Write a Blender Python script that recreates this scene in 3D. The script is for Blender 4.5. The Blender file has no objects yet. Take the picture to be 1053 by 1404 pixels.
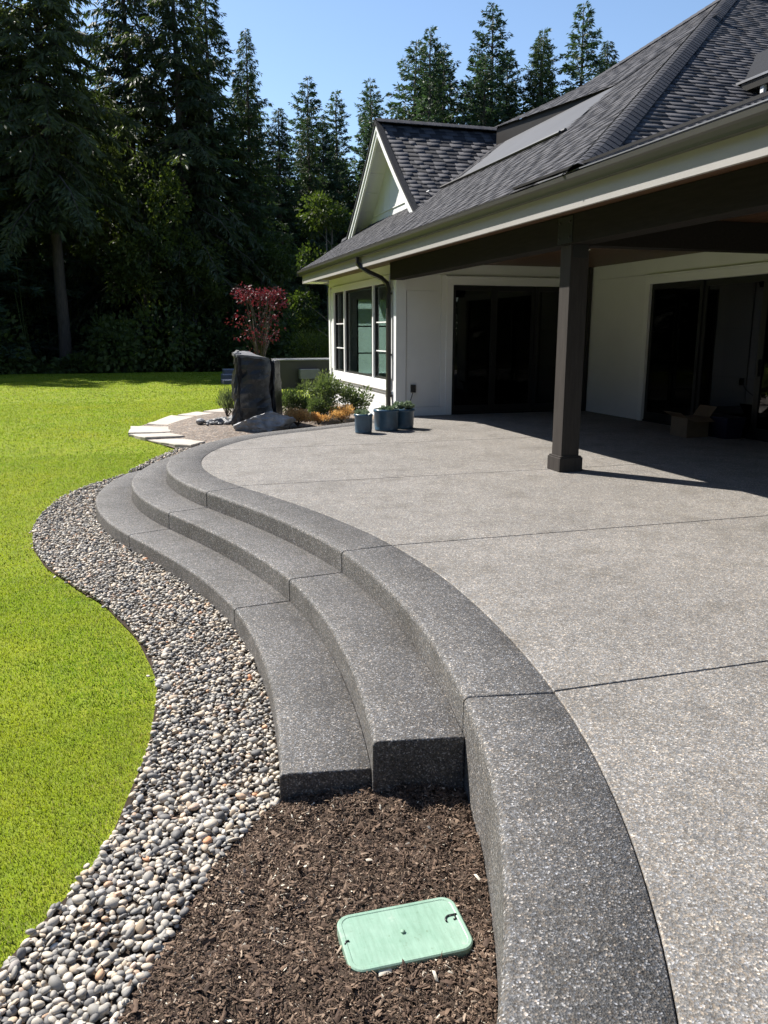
import bpy, bmesh, math, random
import numpy as np
from mathutils import Vector, Matrix
R = math.radians
random.seed(7)
RNG = np.random.default_rng(11)
sc = bpy.context.scene
COL = sc.collection

# ------------------------------------------------------------------ camera
cam = bpy.data.cameras.new('camera')
camo = bpy.data.objects.new('camera', cam)
COL.objects.link(camo)
sc.camera = camo
cam.sensor_fit = 'VERTICAL'
cam.sensor_height = 36.0
cam.sensor_width = 27.0
cam.lens = 36.0 * 1110.0 / 1404.0
cam.clip_start = 0.05
cam.clip_end = 3000.0
camo.location = (0, 0, 1.6)
camo.rotation_euler = (R(90 - 12.545), 0, R(-17.04))

# ------------------------------------------------------------------ sky, sun, exposure
SUN_EL = 46.3
SUN_TRAVEL = Vector((0.595 * math.cos(R(SUN_EL)), -0.804 * math.cos(R(SUN_EL)), -math.sin(R(SUN_EL))))
world = bpy.data.worlds.new('World')
sc.world = world
world.use_nodes = True
wn = world.node_tree
wn.nodes.clear()
sky = wn.nodes.new('ShaderNodeTexSky')
sky.sky_type = 'NISHITA'
sky.sun_disc = False
sky.sun_elevation = R(SUN_EL)
sky.sun_rotation = math.atan2(-0.595, 0.804)
sky.air_density = 1.0
sky.dust_density = 0.35
sky.ozone_density = 3.0
bg = wn.nodes.new('ShaderNodeBackground')
bg.inputs['Strength'].default_value = 0.09
wo = wn.nodes.new('ShaderNodeOutputWorld')
wn.links.new(sky.outputs[0], bg.inputs[0])
wn.links.new(bg.outputs[0], wo.inputs[0])
sun = bpy.data.lights.new('sun', 'SUN')
sun.energy = 5.0
sun.angle = R(0.53)
sun.color = (1.0, 0.955, 0.88)
suno = bpy.data.objects.new('sun', sun)
COL.objects.link(suno)
suno.rotation_euler = SUN_TRAVEL.to_track_quat('-Z', 'Y').to_euler()
suno.location = (-20, 30, 40)
vs = sc.view_settings
vs.view_transform = 'Standard'
vs.look = 'None'
vs.exposure = 1.0
sc.cycles.diffuse_bounces = 2
vs.gamma = 1.0
vs.use_curve_mapping = False

# ------------------------------------------------------------------ node helpers
class NT:
    def __init__(s, name):
        s.m = bpy.data.materials.new(name)
        s.m.use_nodes = True
        s.t = s.m.node_tree
        s.t.nodes.clear()
        s.out = s.t.nodes.new('ShaderNodeOutputMaterial')
    def n(s, typ, **kw):
        nd = s.t.nodes.new(typ)
        for k, v in kw.items():
            if k.startswith('i_'):
                nd.inputs[k[2:].replace('_', ' ')].default_value = v
            else:
                setattr(nd, k, v)
        return nd
    def l(s, a, b):
        s.t.links.new(a, b)
    def pos(s):
        return s.n('ShaderNodeTexCoord').outputs['Object']
    def noise(s, vec, scale, detail=3.0, rough=0.55):
        nd = s.n('ShaderNodeTexNoise', i_Scale=scale, i_Detail=detail, i_Roughness=rough)
        s.l(vec, nd.inputs['Vector'])
        return nd
    def ramp(s, fac, stops, interp='LINEAR'):
        nd = s.n('ShaderNodeValToRGB')
        cr = nd.color_ramp
        cr.interpolation = interp
        while len(cr.elements) < len(stops):
            cr.elements.new(0.5)
        for e, (p, c) in zip(cr.elements, stops):
            e.position = p
            e.color = (*c, 1) if len(c) == 3 else c
        s.l(fac, nd.inputs['Fac'])
        return nd.outputs['Color']
    def mul(s, a, b, fac=1.0, mode='MULTIPLY'):
        nd = s.n('ShaderNodeMixRGB', blend_type=mode)
        nd.inputs['Fac'].default_value = fac
        for k, v in (('Color1', a), ('Color2', b)):
            if isinstance(v, tuple):
                nd.inputs[k].default_value = (*v, 1)
            else:
                s.l(v, nd.inputs[k])
        return nd.outputs['Color']
    def bump(s, h, strength, dist):
        nd = s.n('ShaderNodeBump', i_Strength=strength, i_Distance=dist)
        s.l(h, nd.inputs['Height'])
        return nd.outputs['Normal']
    def principled(s, col, rough=0.6, normal=None, metallic=0.0, spec=0.5):
        p = s.n('ShaderNodeBsdfPrincipled')
        if isinstance(col, tuple):
            p.inputs['Base Color'].default_value = (*col, 1)
        else:
            s.l(col, p.inputs['Base Color'])
        if isinstance(rough, (int, float)):
            p.inputs['Roughness'].default_value = rough
        else:
            s.l(rough, p.inputs['Roughness'])
        p.inputs['Metallic'].default_value = metallic
        p.inputs['Specular IOR Level'].default_value = spec
        if normal is not None:
            s.l(normal, p.inputs['Normal'])
        s.l(p.outputs[0], s.out.inputs['Surface'])
        return p

def g3(v):
    return (v, v, v)

def m_concrete(name, stops, cell, tint, bump=0.5, patch=(0.8, 1.12), moss=None):
    t = NT(name)
    p = t.pos()
    v = t.n('ShaderNodeTexVoronoi', i_Scale=cell, i_Randomness=1.0)
    t.l(p, v.inputs['Vector'])
    sep = t.n('ShaderNodeSeparateColor')
    t.l(v.outputs['Color'], sep.inputs[0])
    col = t.ramp(sep.outputs[0], stops)
    hue = t.ramp(sep.outputs[1], [(0.0, (0.92, 0.98, 1.1)), (0.5, (1, 1, 1)), (1.0, (1.14, 1.0, 0.86))])
    col = t.mul(col, hue)
    n1 = t.noise(p, 0.9, 5.0, 0.6)
    col = t.mul(col, t.ramp(n1.outputs['Fac'], [(0.3, g3(patch[0])), (0.7, g3(patch[1]))]))
    n2 = t.noise(p, 9.0, 4.0, 0.6)
    col = t.mul(col, t.ramp(n2.outputs['Fac'], [(0.3, g3(0.88)), (0.7, g3(1.1))]))
    v2 = t.n('ShaderNodeTexVoronoi', i_Scale=cell * 0.45, i_Randomness=1.0)
    t.l(p, v2.inputs['Vector'])
    s2 = t.n('ShaderNodeSeparateColor')
    t.l(v2.outputs['Color'], s2.inputs[0])
    col = t.mul(col, t.ramp(s2.outputs[2], [(0.0, g3(0.7)), (0.12, g3(0.96)), (0.82, g3(1.0)), (0.95, g3(1.2)), (1.0, (1.5, 1.44, 1.34))]))
    n5 = t.noise(p, 2.3, 7.0, 0.7)
    col = t.mul(col, t.ramp(n5.outputs['Fac'], [(0.36, (0.80, 0.79, 0.77)), (0.5, g3(1.0)), (0.7, g3(1.05))]))
    n3 = t.noise(p, 420.0, 2.0)
    col = t.mul(col, t.ramp(n3.outputs['Fac'], [(0.3, g3(0.75)), (0.7, g3(1.2))]))
    if moss:
        n4 = t.noise(p, 0.55, 3.0)
        col = t.mul(col, t.ramp(n4.outputs['Fac'], [(0.42, (1.03, 0.99, 0.98)), (0.62, moss)]))
    col = t.mul(col, tint)
    nb = t.bump(v.outputs['Distance'], bump, 0.004)
    t.principled(col, 0.72, nb, spec=0.35)
    return t.m

def m_plain(name, col, rough=0.6, var=0.1, scale=6.0, bump=0.0, bscale=60.0, metallic=0.0, spec=0.5, stretch=None):
    t = NT(name)
    p = t.pos()
    if stretch:
        mp = t.n('ShaderNodeMapping')
        mp.inputs['Scale'].default_value = stretch
        t.l(p, mp.inputs['Vector'])
        p = mp.outputs[0]
    n1 = t.noise(p, scale, 5.0, 0.6)
    c = t.mul(col, t.ramp(n1.outputs['Fac'], [(0.25, g3(1 - var)), (0.75, g3(1 + var))]))
    nb = None
    if bump:
        n2 = t.noise(p, bscale, 4.0)
        nb = t.bump(n2.outputs['Fac'], bump, 0.01)
    t.principled(c, rough, nb, metallic, spec)
    return t.m

def m_leaf(name, dark, light, trans=0.35, scale=0.6, transcol=None, rough=0.55):
    t = NT(name)
    p = t.pos()
    oi = t.n('ShaderNodeObjectInfo')
    n1 = t.noise(p, scale, 4.0, 0.65)
    ad = t.n('ShaderNodeMath', operation='MULTIPLY_ADD')
    t.l(oi.outputs['Random'], ad.inputs[0])
    ad.inputs[1].default_value = 0.25
    t.l(n1.outputs['Fac'], ad.inputs[2])
    sb = t.n('ShaderNodeMath', operation='SUBTRACT')
    t.l(ad.outputs[0], sb.inputs[0])
    sb.inputs[1].default_value = 0.12
    col = t.ramp(sb.outputs[0], [(0.3, dark), (0.7, light)])
    n2 = t.noise(p, scale * 14, 2.0)
    col = t.mul(col, t.ramp(n2.outputs['Fac'], [(0.3, g3(0.7)), (0.7, g3(1.3))]))
    d = t.principled(col, rough, None, spec=0.25)
    tr = t.n('ShaderNodeBsdfTranslucent')
    tc = t.mul(col, transcol or (1.5, 1.7, 0.7))
    t.l(tc, tr.inputs['Color'])
    mx = t.n('ShaderNodeMixShader')
    mx.inputs[0].default_value = trans
    t.l(d.outputs[0], mx.inputs[1])
    t.l(tr.outputs[0], mx.inputs[2])
    t.l(mx.outputs[0], t.out.inputs['Surface'])
    return t.m

def m_tone(name, stops, source='attr', rough=0.6, bump=0.3, bscale=90.0, interp='LINEAR', nvar=0.15, spec=0.4, nscale=40.0):
    """colour picked piece by piece from a ramp"""
    t = NT(name)
    p = t.pos()
    if source == 'attr':
        a = t.n('ShaderNodeAttribute', attribute_name='tone')
        f = a.outputs['Fac']
    else:
        f = t.n('ShaderNodeObjectInfo').outputs['Random']
    col = t.ramp(f, stops, interp)
    n1 = t.noise(p, nscale, 4.0)
    col = t.mul(col, t.ramp(n1.outputs['Fac'], [(0.3, g3(1 - nvar)), (0.7, g3(1 + nvar))]))
    nb = None
    if bump:
        n2 = t.noise(p, bscale, 3.0)
        nb = t.bump(n2.outputs['Fac'], bump, 0.004)
    t.principled(col, rough, nb, spec=spec)
    return t.m

def m_glass(name, tint, refl=1.0):
    t = NT(name)
    tr = t.n('ShaderNodeBsdfTransparent')
    tr.inputs['Color'].default_value = (*tint, 1)
    gl = t.n('ShaderNodeBsdfGlossy')
    gl.inputs['Roughness'].default_value = 0.01
    fr = t.n('ShaderNodeFresnel', i_IOR=1.5)
    mx = t.n('ShaderNodeMixShader')
    ge = t.n('ShaderNodeNewGeometry')
    iv = t.n('ShaderNodeMath', operation='SUBTRACT')
    iv.inputs[0].default_value = 1.0
    t.l(ge.outputs['Backfacing'], iv.inputs[1])
    mm = t.n('ShaderNodeMath', operation='MULTIPLY')
    t.l(fr.outputs[0], mm.inputs[0])
    t.l(iv.outputs[0], mm.inputs[1])
    t.l(mm.outputs[0], mx.inputs[0])
    t.l(tr.outputs[0], mx.inputs[1])
    t.l(gl.outputs[0], mx.inputs[2])
    t.l(mx.outputs[0], t.out.inputs['Surface'])
    return t.m

M = {}
M['patio'] = m_concrete('patio_aggregate', [(0.0, g3(0.15)), (0.3, g3(0.18)), (0.6, g3(0.255)), (0.88, g3(0.34)), (1.0, g3(0.6))], 165.0, (0.80, 0.755, 0.69), patch=(0.88, 1.1))
M['coping'] = m_concrete('coping_aggregate', [(0.0, g3(0.055)), (0.4, g3(0.105)), (0.7, g3(0.14)), (0.9, g3(0.23)), (1.0, g3(0.5))], 170.0, (0.86, 0.83, 0.795), bump=0.6)
M['soil'] = m_plain('soil', (0.05, 0.037, 0.028), 0.95, 0.4, 5.0, 0.8, 50.0, spec=0.1)
M['forest_floor'] = m_plain('forest_floor', (0.045, 0.05, 0.022), 0.95, 0.45, 0.6, 0.6, 8.0, spec=0.1)

def m_lawn():
    t = NT('lawn_turf')
    p = t.pos()
    n1 = t.noise(p, 0.35, 4.0, 0.6)
    c = t.ramp(n1.outputs['Fac'], [(0.3, (0.165, 0.215, 0.016)), (0.7, (0.225, 0.265, 0.022))])
    n2 = t.noise(p, 45.0, 3.0, 0.7)
    c = t.mul(c, t.ramp(n2.outputs['Fac'], [(0.3, g3(0.86)), (0.7, g3(1.1))]))
    n3 = t.noise(p, 4.0, 3.0, 0.6)
    c = t.mul(c, t.ramp(n3.outputs['Fac'], [(0.35, (0.86, 0.93, 0.9)), (0.65, (1.1, 1.03, 1.0))]))
    nb = t.bump(n2.outputs['Fac'], 0.6, 0.03)
    t.principled(c, 0.85, nb, spec=0.1)
    return t.m
M['lawn'] = m_lawn()
def m_grass():
    t = NT('grass_blade')
    p = t.pos()
    a = t.n('ShaderNodeAttribute', attribute_name='tone')
    c = t.ramp(a.outputs['Fac'], [(0.0, (0.195, 0.25, 0.018)), (0.45, (0.235, 0.29, 0.022)), (0.85, (0.28, 0.325, 0.03)), (0.9, (0.25, 0.24, 0.07)), (1.0, (0.3, 0.27, 0.11))])
    n1 = t.noise(p, 1.1, 4.0, 0.65)
    c = t.mul(c, t.ramp(n1.outputs['Fac'], [(0.3, (0.74, 0.88, 0.8)), (0.7, (1.14, 1.05, 1.1))]))
    n4 = t.noise(p, 0.45, 5.0, 0.7)
    c = t.mul(c, t.ramp(n4.outputs['Fac'], [(0.38, (0.84, 0.94, 0.9)), (0.52, (1, 1, 1)), (0.66, (1.2, 1.06, 1.1))]))
    d = t.principled(c, 0.6, None, spec=0.2)
    tr = t.n('ShaderNodeBsdfTranslucent')
    t.l(t.mul(c, (1.25, 1.35, 0.7)), tr.inputs['Color'])
    mx = t.n('ShaderNodeMixShader')
    mx.inputs[0].default_value = 0.5
    t.l(d.outputs[0], mx.inputs[1])
    t.l(tr.outputs[0], mx.inputs[2])
    t.l(mx.outputs[0], t.out.inputs['Surface'])
    return t.m
M['grass'] = m_grass()
PEB = [(0.0, (0.106, 0.100, 0.096)), (0.14, (0.175, 0.165, 0.155)), (0.28, (0.249, 0.235, 0.213)), (0.42, (0.324, 0.300, 0.263)), (0.55, (0.412, 0.371, 0.312)),
       (0.68, (0.512, 0.448, 0.360)), (0.78, (0.449, 0.347, 0.241)), (0.86, (0.575, 0.501, 0.414)), (0.93, (0.288, 0.288, 0.285)), (0.965, (0.500, 0.318, 0.193)), (0.985, (0.695, 0.654, 0.569)), (1.0, (0.625, 0.283, 0.129))]
M['pebbles'] = m_tone('pebble_mass', PEB, 'attr', 0.62, 0.25, 150.0, nvar=0.14)
M['pebble'] = m_tone('pebble_single', PEB, 'obj', 0.62, 0.25, 150.0, nvar=0.14)
CHIP = [(0.0, (0.032, 0.023, 0.018)), (0.3, (0.088, 0.057, 0.041)), (0.6, (0.175, 0.118, 0.081)), (0.82, (0.278, 0.205, 0.149)), (0.94, (0.468, 0.384, 0.300)), (1.0, (0.671, 0.622, 0.511))]
M['chips'] = m_tone('bark_chips', CHIP, 'attr', 0.8, 0.3, 200.0, nvar=0.25, spec=0.2)
SH = [(0.0, (0.018, 0.018, 0.022)), (0.15, (0.024, 0.024, 0.029)), (0.45, (0.045, 0.045, 0.052)), (1.0, (0.071, 0.069, 0.076))]
M['shingles'] = m_tone('shingle_mass', SH, 'attr', 0.85, 0.7, 260.0, nvar=0.3, spec=0.25, nscale=300.0)
M['shingle'] = m_tone('shingle_single', [(0.0, (0.042, 0.042, 0.049)), (1.0, (0.07, 0.069, 0.077))], 'obj', 0.85, 0.7, 260.0, nvar=0.3, spec=0.25, nscale=300.0)
M['underlay'] = m_plain('shingle_underlay', (0.02, 0.021, 0.025), 0.9, 0.25, 30.0, 0.5, 200.0, spec=0.2)
M['white'] = m_plain('white_siding', (0.80, 0.80, 0.79), 0.55, 0.04, 1.5, 0.08, 60.0)
M['trim'] = m_plain('white_trim', (0.84, 0.84, 0.83), 0.5, 0.03, 2.0, 0.05, 60.0)
M['fascia'] = m_plain('fascia_paint', (0.37, 0.352, 0.335), 0.5, 0.05, 2.0)
M['gutter'] = m_plain('gutter_metal', (0.075, 0.072, 0.066), 0.42, 0.08, 3.0, metallic=0.2)
M['bronze'] = m_plain('downspout_metal', (0.028, 0.025, 0.023), 0.42, 0.1, 4.0, metallic=0.2)
M['flash'] = m_plain('flashing_metal', (0.30, 0.30, 0.31), 0.35, 0.1, 5.0, metallic=0.4)
M['membrane'] = m_plain('roof_membrane', (0.08, 0.082, 0.09), 0.7, 0.08, 2.0, spec=0.2)
M['darkwood'] = m_plain('dark_stained_timber', (0.042, 0.036, 0.032), 0.7, 0.25, 5.0, 0.2, 30.0, spec=0.2, stretch=(6, 6, 0.6))
M['beamwood'] = m_plain('dark_stained_beam', (0.020, 0.017, 0.015), 0.75, 0.25, 5.0, 0.2, 30.0, spec=0.12, stretch=(6, 0.6, 6))
M['cedar'] = m_plain('cedar_ceiling', (0.10, 0.050, 0.026), 0.5, 0.3, 4.0, 0.15, 30.0, stretch=(8, 0.5, 8))
M['black'] = m_plain('black_metal', (0.012, 0.012, 0.012), 0.45, 0.1, 5.0)
M['steel'] = m_plain('bolt_steel', (0.09, 0.085, 0.08), 0.4, 0.1, 5.0, metallic=0.6)
M['dframe'] = m_plain('door_frame_black', (0.010, 0.010, 0.011), 0.4, 0.1, 5.0)
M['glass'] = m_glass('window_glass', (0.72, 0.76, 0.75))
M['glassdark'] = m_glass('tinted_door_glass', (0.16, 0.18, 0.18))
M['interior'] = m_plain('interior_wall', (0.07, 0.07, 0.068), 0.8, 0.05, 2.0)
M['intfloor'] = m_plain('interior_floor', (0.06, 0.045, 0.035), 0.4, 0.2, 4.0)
M['pot'] = m_plain('blue_glaze', (0.045, 0.095, 0.145), 0.28, 0.3, 9.0, 0.08, 40.0)
M['potsoil'] = m_plain('potting_soil', (0.03, 0.022, 0.016), 0.95, 0.3, 30.0, 0.8, 120.0)
M['lid'] = None
M['basalt'] = m_plain('basalt', (0.026, 0.026, 0.03), 0.4, 0.5, 4.0, 0.7, 18.0)
def m_basalt():
    t = NT('worn_basalt')
    p = t.pos()
    n1 = t.noise(p, 4.0, 6.0, 0.7)
    c = t.ramp(n1.outputs['Fac'], [(0.3, (0.012, 0.012, 0.014)), (0.6, (0.03, 0.03, 0.033)), (0.8, (0.07, 0.068, 0.066))])
    ge = t.n('ShaderNodeNewGeometry')
    n2 = t.noise(p, 14.0, 5.0, 0.7)
    ad = t.n('ShaderNodeMath', operation='MULTIPLY_ADD')
    t.l(n2.outputs['Fac'], ad.inputs[0]); ad.inputs[1].default_value = 0.12; t.l(ge.outputs['Pointiness'], ad.inputs[2])
    edge = t.ramp(ad.outputs[0], [(0.585, g3(0.0)), (0.66, g3(1.0))])
    mx = t.n('ShaderNodeMixRGB'); t.l(edge, mx.inputs['Fac']); t.l(c, mx.inputs['Color1']); mx.inputs['Color2'].default_value = (0.16, 0.155, 0.15, 1)
    t.principled(mx.outputs[0], 0.42, t.bump(n2.outputs['Fac'], 0.8, 0.02), spec=0.5)
    return t.m
M['basalt'] = m_basalt()
M['basalttop'] = m_plain('weathered_basalt', (0.14, 0.14, 0.145), 0.75, 0.4, 8.0, 0.8, 30.0)
M['boulder'] = m_plain('boulder_stone', (0.27, 0.27, 0.275), 0.7, 0.55, 5.0, 0.9, 20.0)
M['flag'] = m_plain('flagstone', (0.44, 0.395, 0.335), 0.8, 0.18, 3.0, 0.3, 30.0)
M['greystone'] = m_plain('grey_slab', (0.13, 0.14, 0.16), 0.8, 0.15, 3.0, 0.2, 30.0)
M['tubwall'] = m_plain('dark_grey_panel', (0.016, 0.017, 0.02), 0.6, 0.1, 2.0)
M['palecap'] = m_plain('pale_cap', (0.17, 0.17, 0.165), 0.6, 0.05, 2.0)
M['bark'] = m_plain('tree_bark', (0.065, 0.05, 0.04), 0.9, 0.4, 5.0, 0.9, 14.0, stretch=(3, 3, 0.5))
M['greybark'] = m_plain('grey_bark', (0.13, 0.115, 0.10), 0.9, 0.35, 5.0, 0.9, 14.0, stretch=(3, 3, 0.5))
M['needle'] = m_leaf('conifer_needles', (0.024, 0.042, 0.02), (0.065, 0.095, 0.042), 0.32, 0.35)
M['needleblue'] = m_leaf('fir_needles', (0.022, 0.042, 0.028), (0.062, 0.098, 0.06), 0.3, 0.35)
M['cedarleaf'] = m_leaf('cedar_sprays', (0.026, 0.040, 0.018), (0.082, 0.098, 0.042), 0.34, 0.3)
M['leaf'] = m_leaf('broadleaf', (0.03, 0.048, 0.013), (0.08, 0.10, 0.024), 0.4, 0.5)
M['under'] = m_leaf('undergrowth_leaf', (0.026, 0.042, 0.014), (0.085, 0.11, 0.03), 0.35, 0.4)
M['maple'] = m_leaf('maple_leaf', (0.045, 0.013, 0.018), (0.16, 0.040, 0.055), 0.3, 2.5, (1.6, 0.6, 0.6))
M['shrub'] = m_leaf('shrub_leaf', (0.075, 0.105, 0.05), (0.19, 0.215, 0.125), 0.25, 3.0)
M['heather'] = m_leaf('heather_leaf', (0.50, 0.27, 0.10), (0.72, 0.52, 0.26), 0.3, 5.0, (1.2, 1.0, 0.6))
M['succ'] = m_leaf('succulent_leaf', (0.16, 0.22, 0.15), (0.30, 0.36, 0.26), 0.15, 12.0, (1.1, 1.2, 0.8))
M['cardboard'] = m_plain('cardboard', (0.15, 0.105, 0.065), 0.85, 0.12, 6.0)
M['bluebin'] = m_plain('blue_plastic', (0.008, 0.01, 0.035), 0.5, 0.1, 5.0)
M['daylight_panel'] = None
M['outletp'] = m_plain('outlet_cover', (0.02, 0.02, 0.022), 0.45, 0.1, 5.0)

def m_daylight_panel():
    t = NT('pale_daylight_panel')
    d = t.n('ShaderNodeBsdfDiffuse')
    d.inputs['Color'].default_value = (0.70, 0.80, 0.78, 1)
    tr = t.n('ShaderNodeBsdfTranslucent')
    tr.inputs['Color'].default_value = (0.70, 0.82, 0.79, 1)
    mx = t.n('ShaderNodeMixShader')
    mx.inputs[0].default_value = 0.6
    t.l(d.outputs[0], mx.inputs[1]); t.l(tr.outputs[0], mx.inputs[2])
    t.l(mx.outputs[0], t.out.inputs['Surface'])
    return t.m
M['daylight_panel'] = m_daylight_panel()
def m_lid():
    t = NT('green_plastic_lid')
    p = t.pos()
    n1 = t.noise(p, 5.0, 5.0, 0.65)
    c = t.ramp(n1.outputs['Fac'], [(0.35, (0.21, 0.34, 0.25)), (0.58, (0.27, 0.40, 0.31)), (0.68, (0.44, 0.52, 0.43))])
    mp = t.n('ShaderNodeMapping')
    mp.inputs['Scale'].default_value = (90, 12, 10)
    t.l(p, mp.inputs['Vector'])
    n2 = t.noise(mp.outputs[0], 1.0, 4.0, 0.7)
    c = t.mul(c, t.ramp(n2.outputs['Fac'], [(0.35, (0.9, 0.9, 0.88)), (0.65, (1.06, 1.06, 1.06))]))
    n3 = t.noise(p, 60.0, 4.0, 0.7)
    c = t.mul(c, t.ramp(n3.outputs['Fac'], [(0.25, (0.72, 0.66, 0.6)), (0.4, (1, 1, 1))]))
    nb = t.bump(n2.outputs['Fac'], 0.15, 0.004)
    t.principled(c, 0.36, nb, spec=0.5)
    return t.m
M['lid'] = m_lid()
def m_lamp():
    t = NT('downlight_glow')
    e = t.n('ShaderNodeEmission', i_Strength=4.0)
    e.inputs['Color'].default_value = (1.0, 0.86, 0.66, 1)
    t.l(e.outputs[0], t.out.inputs['Surface'])
    return t.m
M['lamp'] = m_lamp()

# ------------------------------------------------------------------ object helpers
WLOC = {}
def link(o, parent=None):
    COL.objects.link(o)
    if parent is not None:
        o.parent = parent
        o.matrix_parent_inverse = Matrix.Translation(-WLOC.get(parent.name, Vector((0, 0, 0))))
    WLOC[o.name] = Vector((0, 0, 0))
    return o
def tag(o, label=None, cat=None, group=None, kind=None):
    for k, v in (('label', label), ('category', cat), ('group', group), ('kind', kind)):
        if v:
            o[k] = v
    return o
def empty(name, loc, label=None, cat=None, group=None):
    o = bpy.data.objects.new(name, None)
    o.empty_display_size = 0.2
    COL.objects.link(o)
    o.location = loc
    WLOC[o.name] = Vector(loc)
    return tag(o, label, cat, group)

class MB:
    def __init__(s):
        s.v = []; s.f = []
    def add(s, vs, fs):
        b = len(s.v)
        s.v += [tuple(map(float, q)) for q in vs]
        s.f += [tuple(i + b for i in f) for f in fs]
        return s
    def box(s, x0, x1, y0, y1, z0, z1):
        return s.add([(x0, y0, z0), (x1, y0, z0), (x1, y1, z0), (x0, y1, z0), (x0, y0, z1), (x1, y0, z1), (x1, y1, z1), (x0, y1, z1)],
                     [(0, 3, 2, 1), (4, 5, 6, 7), (0, 1, 5, 4), (1, 2, 6, 5), (2, 3, 7, 6), (3, 0, 4, 7)])
    def prism(s, poly, z0, z1):
        n = len(poly)
        vs = [(p[0], p[1], z0) for p in poly] + [(p[0], p[1], z1) for p in poly]
        return s.add(vs, [tuple(range(n - 1, -1, -1)), tuple(range(n, 2 * n))] + [(i, (i + 1) % n, n + (i + 1) % n, n + i) for i in range(n)])
    def loft(s, rings, cap=True, closed=True):
        n = len(rings[0]); vs = [p for r in rings for p in r]; fs = []
        for i in range(len(rings) - 1):
            for j in range(n if closed else n - 1):
                k = (j + 1) % n
                fs.append((i * n + j, i * n + k, (i + 1) * n + k, (i + 1) * n + j))
        if cap and closed:
            fs.append(tuple(range(n - 1, -1, -1)))
            fs.append(tuple(range((len(rings) - 1) * n, len(rings) * n)))
        return s.add(vs, fs)
    def tube(s, pts, rad, n=8):
        pts = [Vector(p) for p in pts]
        if isinstance(rad, (int, float)):
            rad = [rad] * len(pts)
        rings = []
        for i, p in enumerate(pts):
            d = (pts[min(i + 1, len(pts) - 1)] - pts[max(i - 1, 0)]).normalized()
            a = d.cross(Vector((0, 0, 1)))
            if a.length < 0.05:
                a = d.cross(Vector((0, 1, 0)))
            a.normalize(); b = a.cross(d)
            rings.append([tuple(p + (a * math.cos(q) + b * math.sin(q)) * rad[i]) for q in [2 * math.pi * k / n for k in range(n)]])
        return s.loft(rings)
    def build(s, name, mat, parent=None, smooth=False, bevel=0.0):
        me = bpy.data.meshes.new(name)
        me.from_pydata(s.v, [], s.f)
        fix(me)
        me.materials.append(M[mat] if isinstance(mat, str) else mat)
        if smooth:
            me.polygons.foreach_set('use_smooth', [True] * len(me.polygons))
        o = bpy.data.objects.new(name, me)
        link(o, parent)
        if bevel:
            b = o.modifiers.new('bevel', 'BEVEL')
            b.width = bevel; b.segments = 2; b.limit_method = 'ANGLE'
        return o
def fix(me):
    bm = bmesh.new(); bm.from_mesh(me)
    bmesh.ops.recalc_face_normals(bm, faces=bm.faces)
    bm.to_mesh(me); bm.free()
def np_mesh(name, V, F, mat, parent=None, tone=None, smooth=False, obj=True):
    """V (n,3), F (m,k) arrays"""
    me = bpy.data.meshes.new(name)
    m, k = F.shape
    me.vertices.add(len(V)); me.vertices.foreach_set('co', np.ascontiguousarray(V, np.float32).ravel())
    me.loops.add(m * k); me.loops.foreach_set('vertex_index', np.ascontiguousarray(F, np.int32).ravel())
    me.polygons.add(m)
    me.polygons.foreach_set('loop_start', np.arange(0, m * k, k, dtype=np.int32))
    if smooth:
        me.polygons.foreach_set('use_smooth', np.ones(m, bool))
    if tone is not None:
        a = me.attributes.new('tone', 'FLOAT', 'POINT')
        a.data.foreach_set('value', np.ascontiguousarray(tone, np.float32))
    me.update(calc_edges=True)
    me.materials.append(M[mat])
    if not obj:
        return me
    o = bpy.data.objects.new(name, me)
    return link(o, parent)
def bx(name, mat, parent, x0, x1, y0, y1, z0, z1, bevel=0.0):
    return MB().box(x0, x1, y0, y1, z0, z1).build(name, mat, parent, bevel=bevel)

def sstep(a, b, y):
    t = np.clip((np.asarray(y, float) - a) / (b - a), 0, 1)
    return t * t * (3 - 2 * t)
def zg(x, y):
    """height of the ground"""
    x = np.asarray(x, float); y = np.asarray(y, float)
    z = -0.5 + 0.36 * sstep(9.5, 14.5, y) - 0.9 * sstep(37, 46, y)
    z = z + 0.012 * np.sin(x * 1.3 + 0.4) * np.sin(y * 0.9) + 2.5 * sstep(60, 160, y)
    return z
def in_poly(px, py, poly):
    poly = np.asarray(poly, float)
    inside = np.zeros(len(px), bool)
    j = len(poly) - 1
    for i in range(len(poly)):
        xi, yi = poly[i]; xj, yj = poly[j]
        c = ((yi > py) != (yj > py)) & (px < (xj - xi) * (py - yi) / ((yj - yi) or 1e-9) + xi)
        inside ^= c
        j = i
    return inside
def smooth_curve(pts, step=0.06, it=3):
    """Catmull-Rom through the points, resampled evenly and relaxed"""
    P = np.array(pts, float)
    P = np.vstack([2 * P[0] - P[1], P, 2 * P[-1] - P[-2]])
    out = []
    for i in range(1, len(P) - 2):
        for t in np.linspace(0, 1, 14, endpoint=False):
            a, b, c, d = P[i - 1], P[i], P[i + 1], P[i + 2]
            out.append(0.5 * ((2 * b) + (c - a) * t + (2 * a - 5 * b + 4 * c - d) * t * t + (3 * b - a - 3 * c + d) * t ** 3))
    out.append(P[-2]); Q = np.array(out)
    for rep in range(2):
        s = np.r_[0, np.cumsum(np.linalg.norm(np.diff(Q, axis=0), axis=1))]
        n = int(s[-1] / step) + 1
        q = np.linspace(0, s[-1], n)
        Q = np.c_[np.interp(q, s, Q[:, 0]), np.interp(q, s, Q[:, 1])]
        for _ in range(it):
            for r in range(12):
                Q[1:-1] = Q[1:-1] * 0.5 + (Q[:-2] + Q[2:]) * 0.25
    return Q
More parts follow.
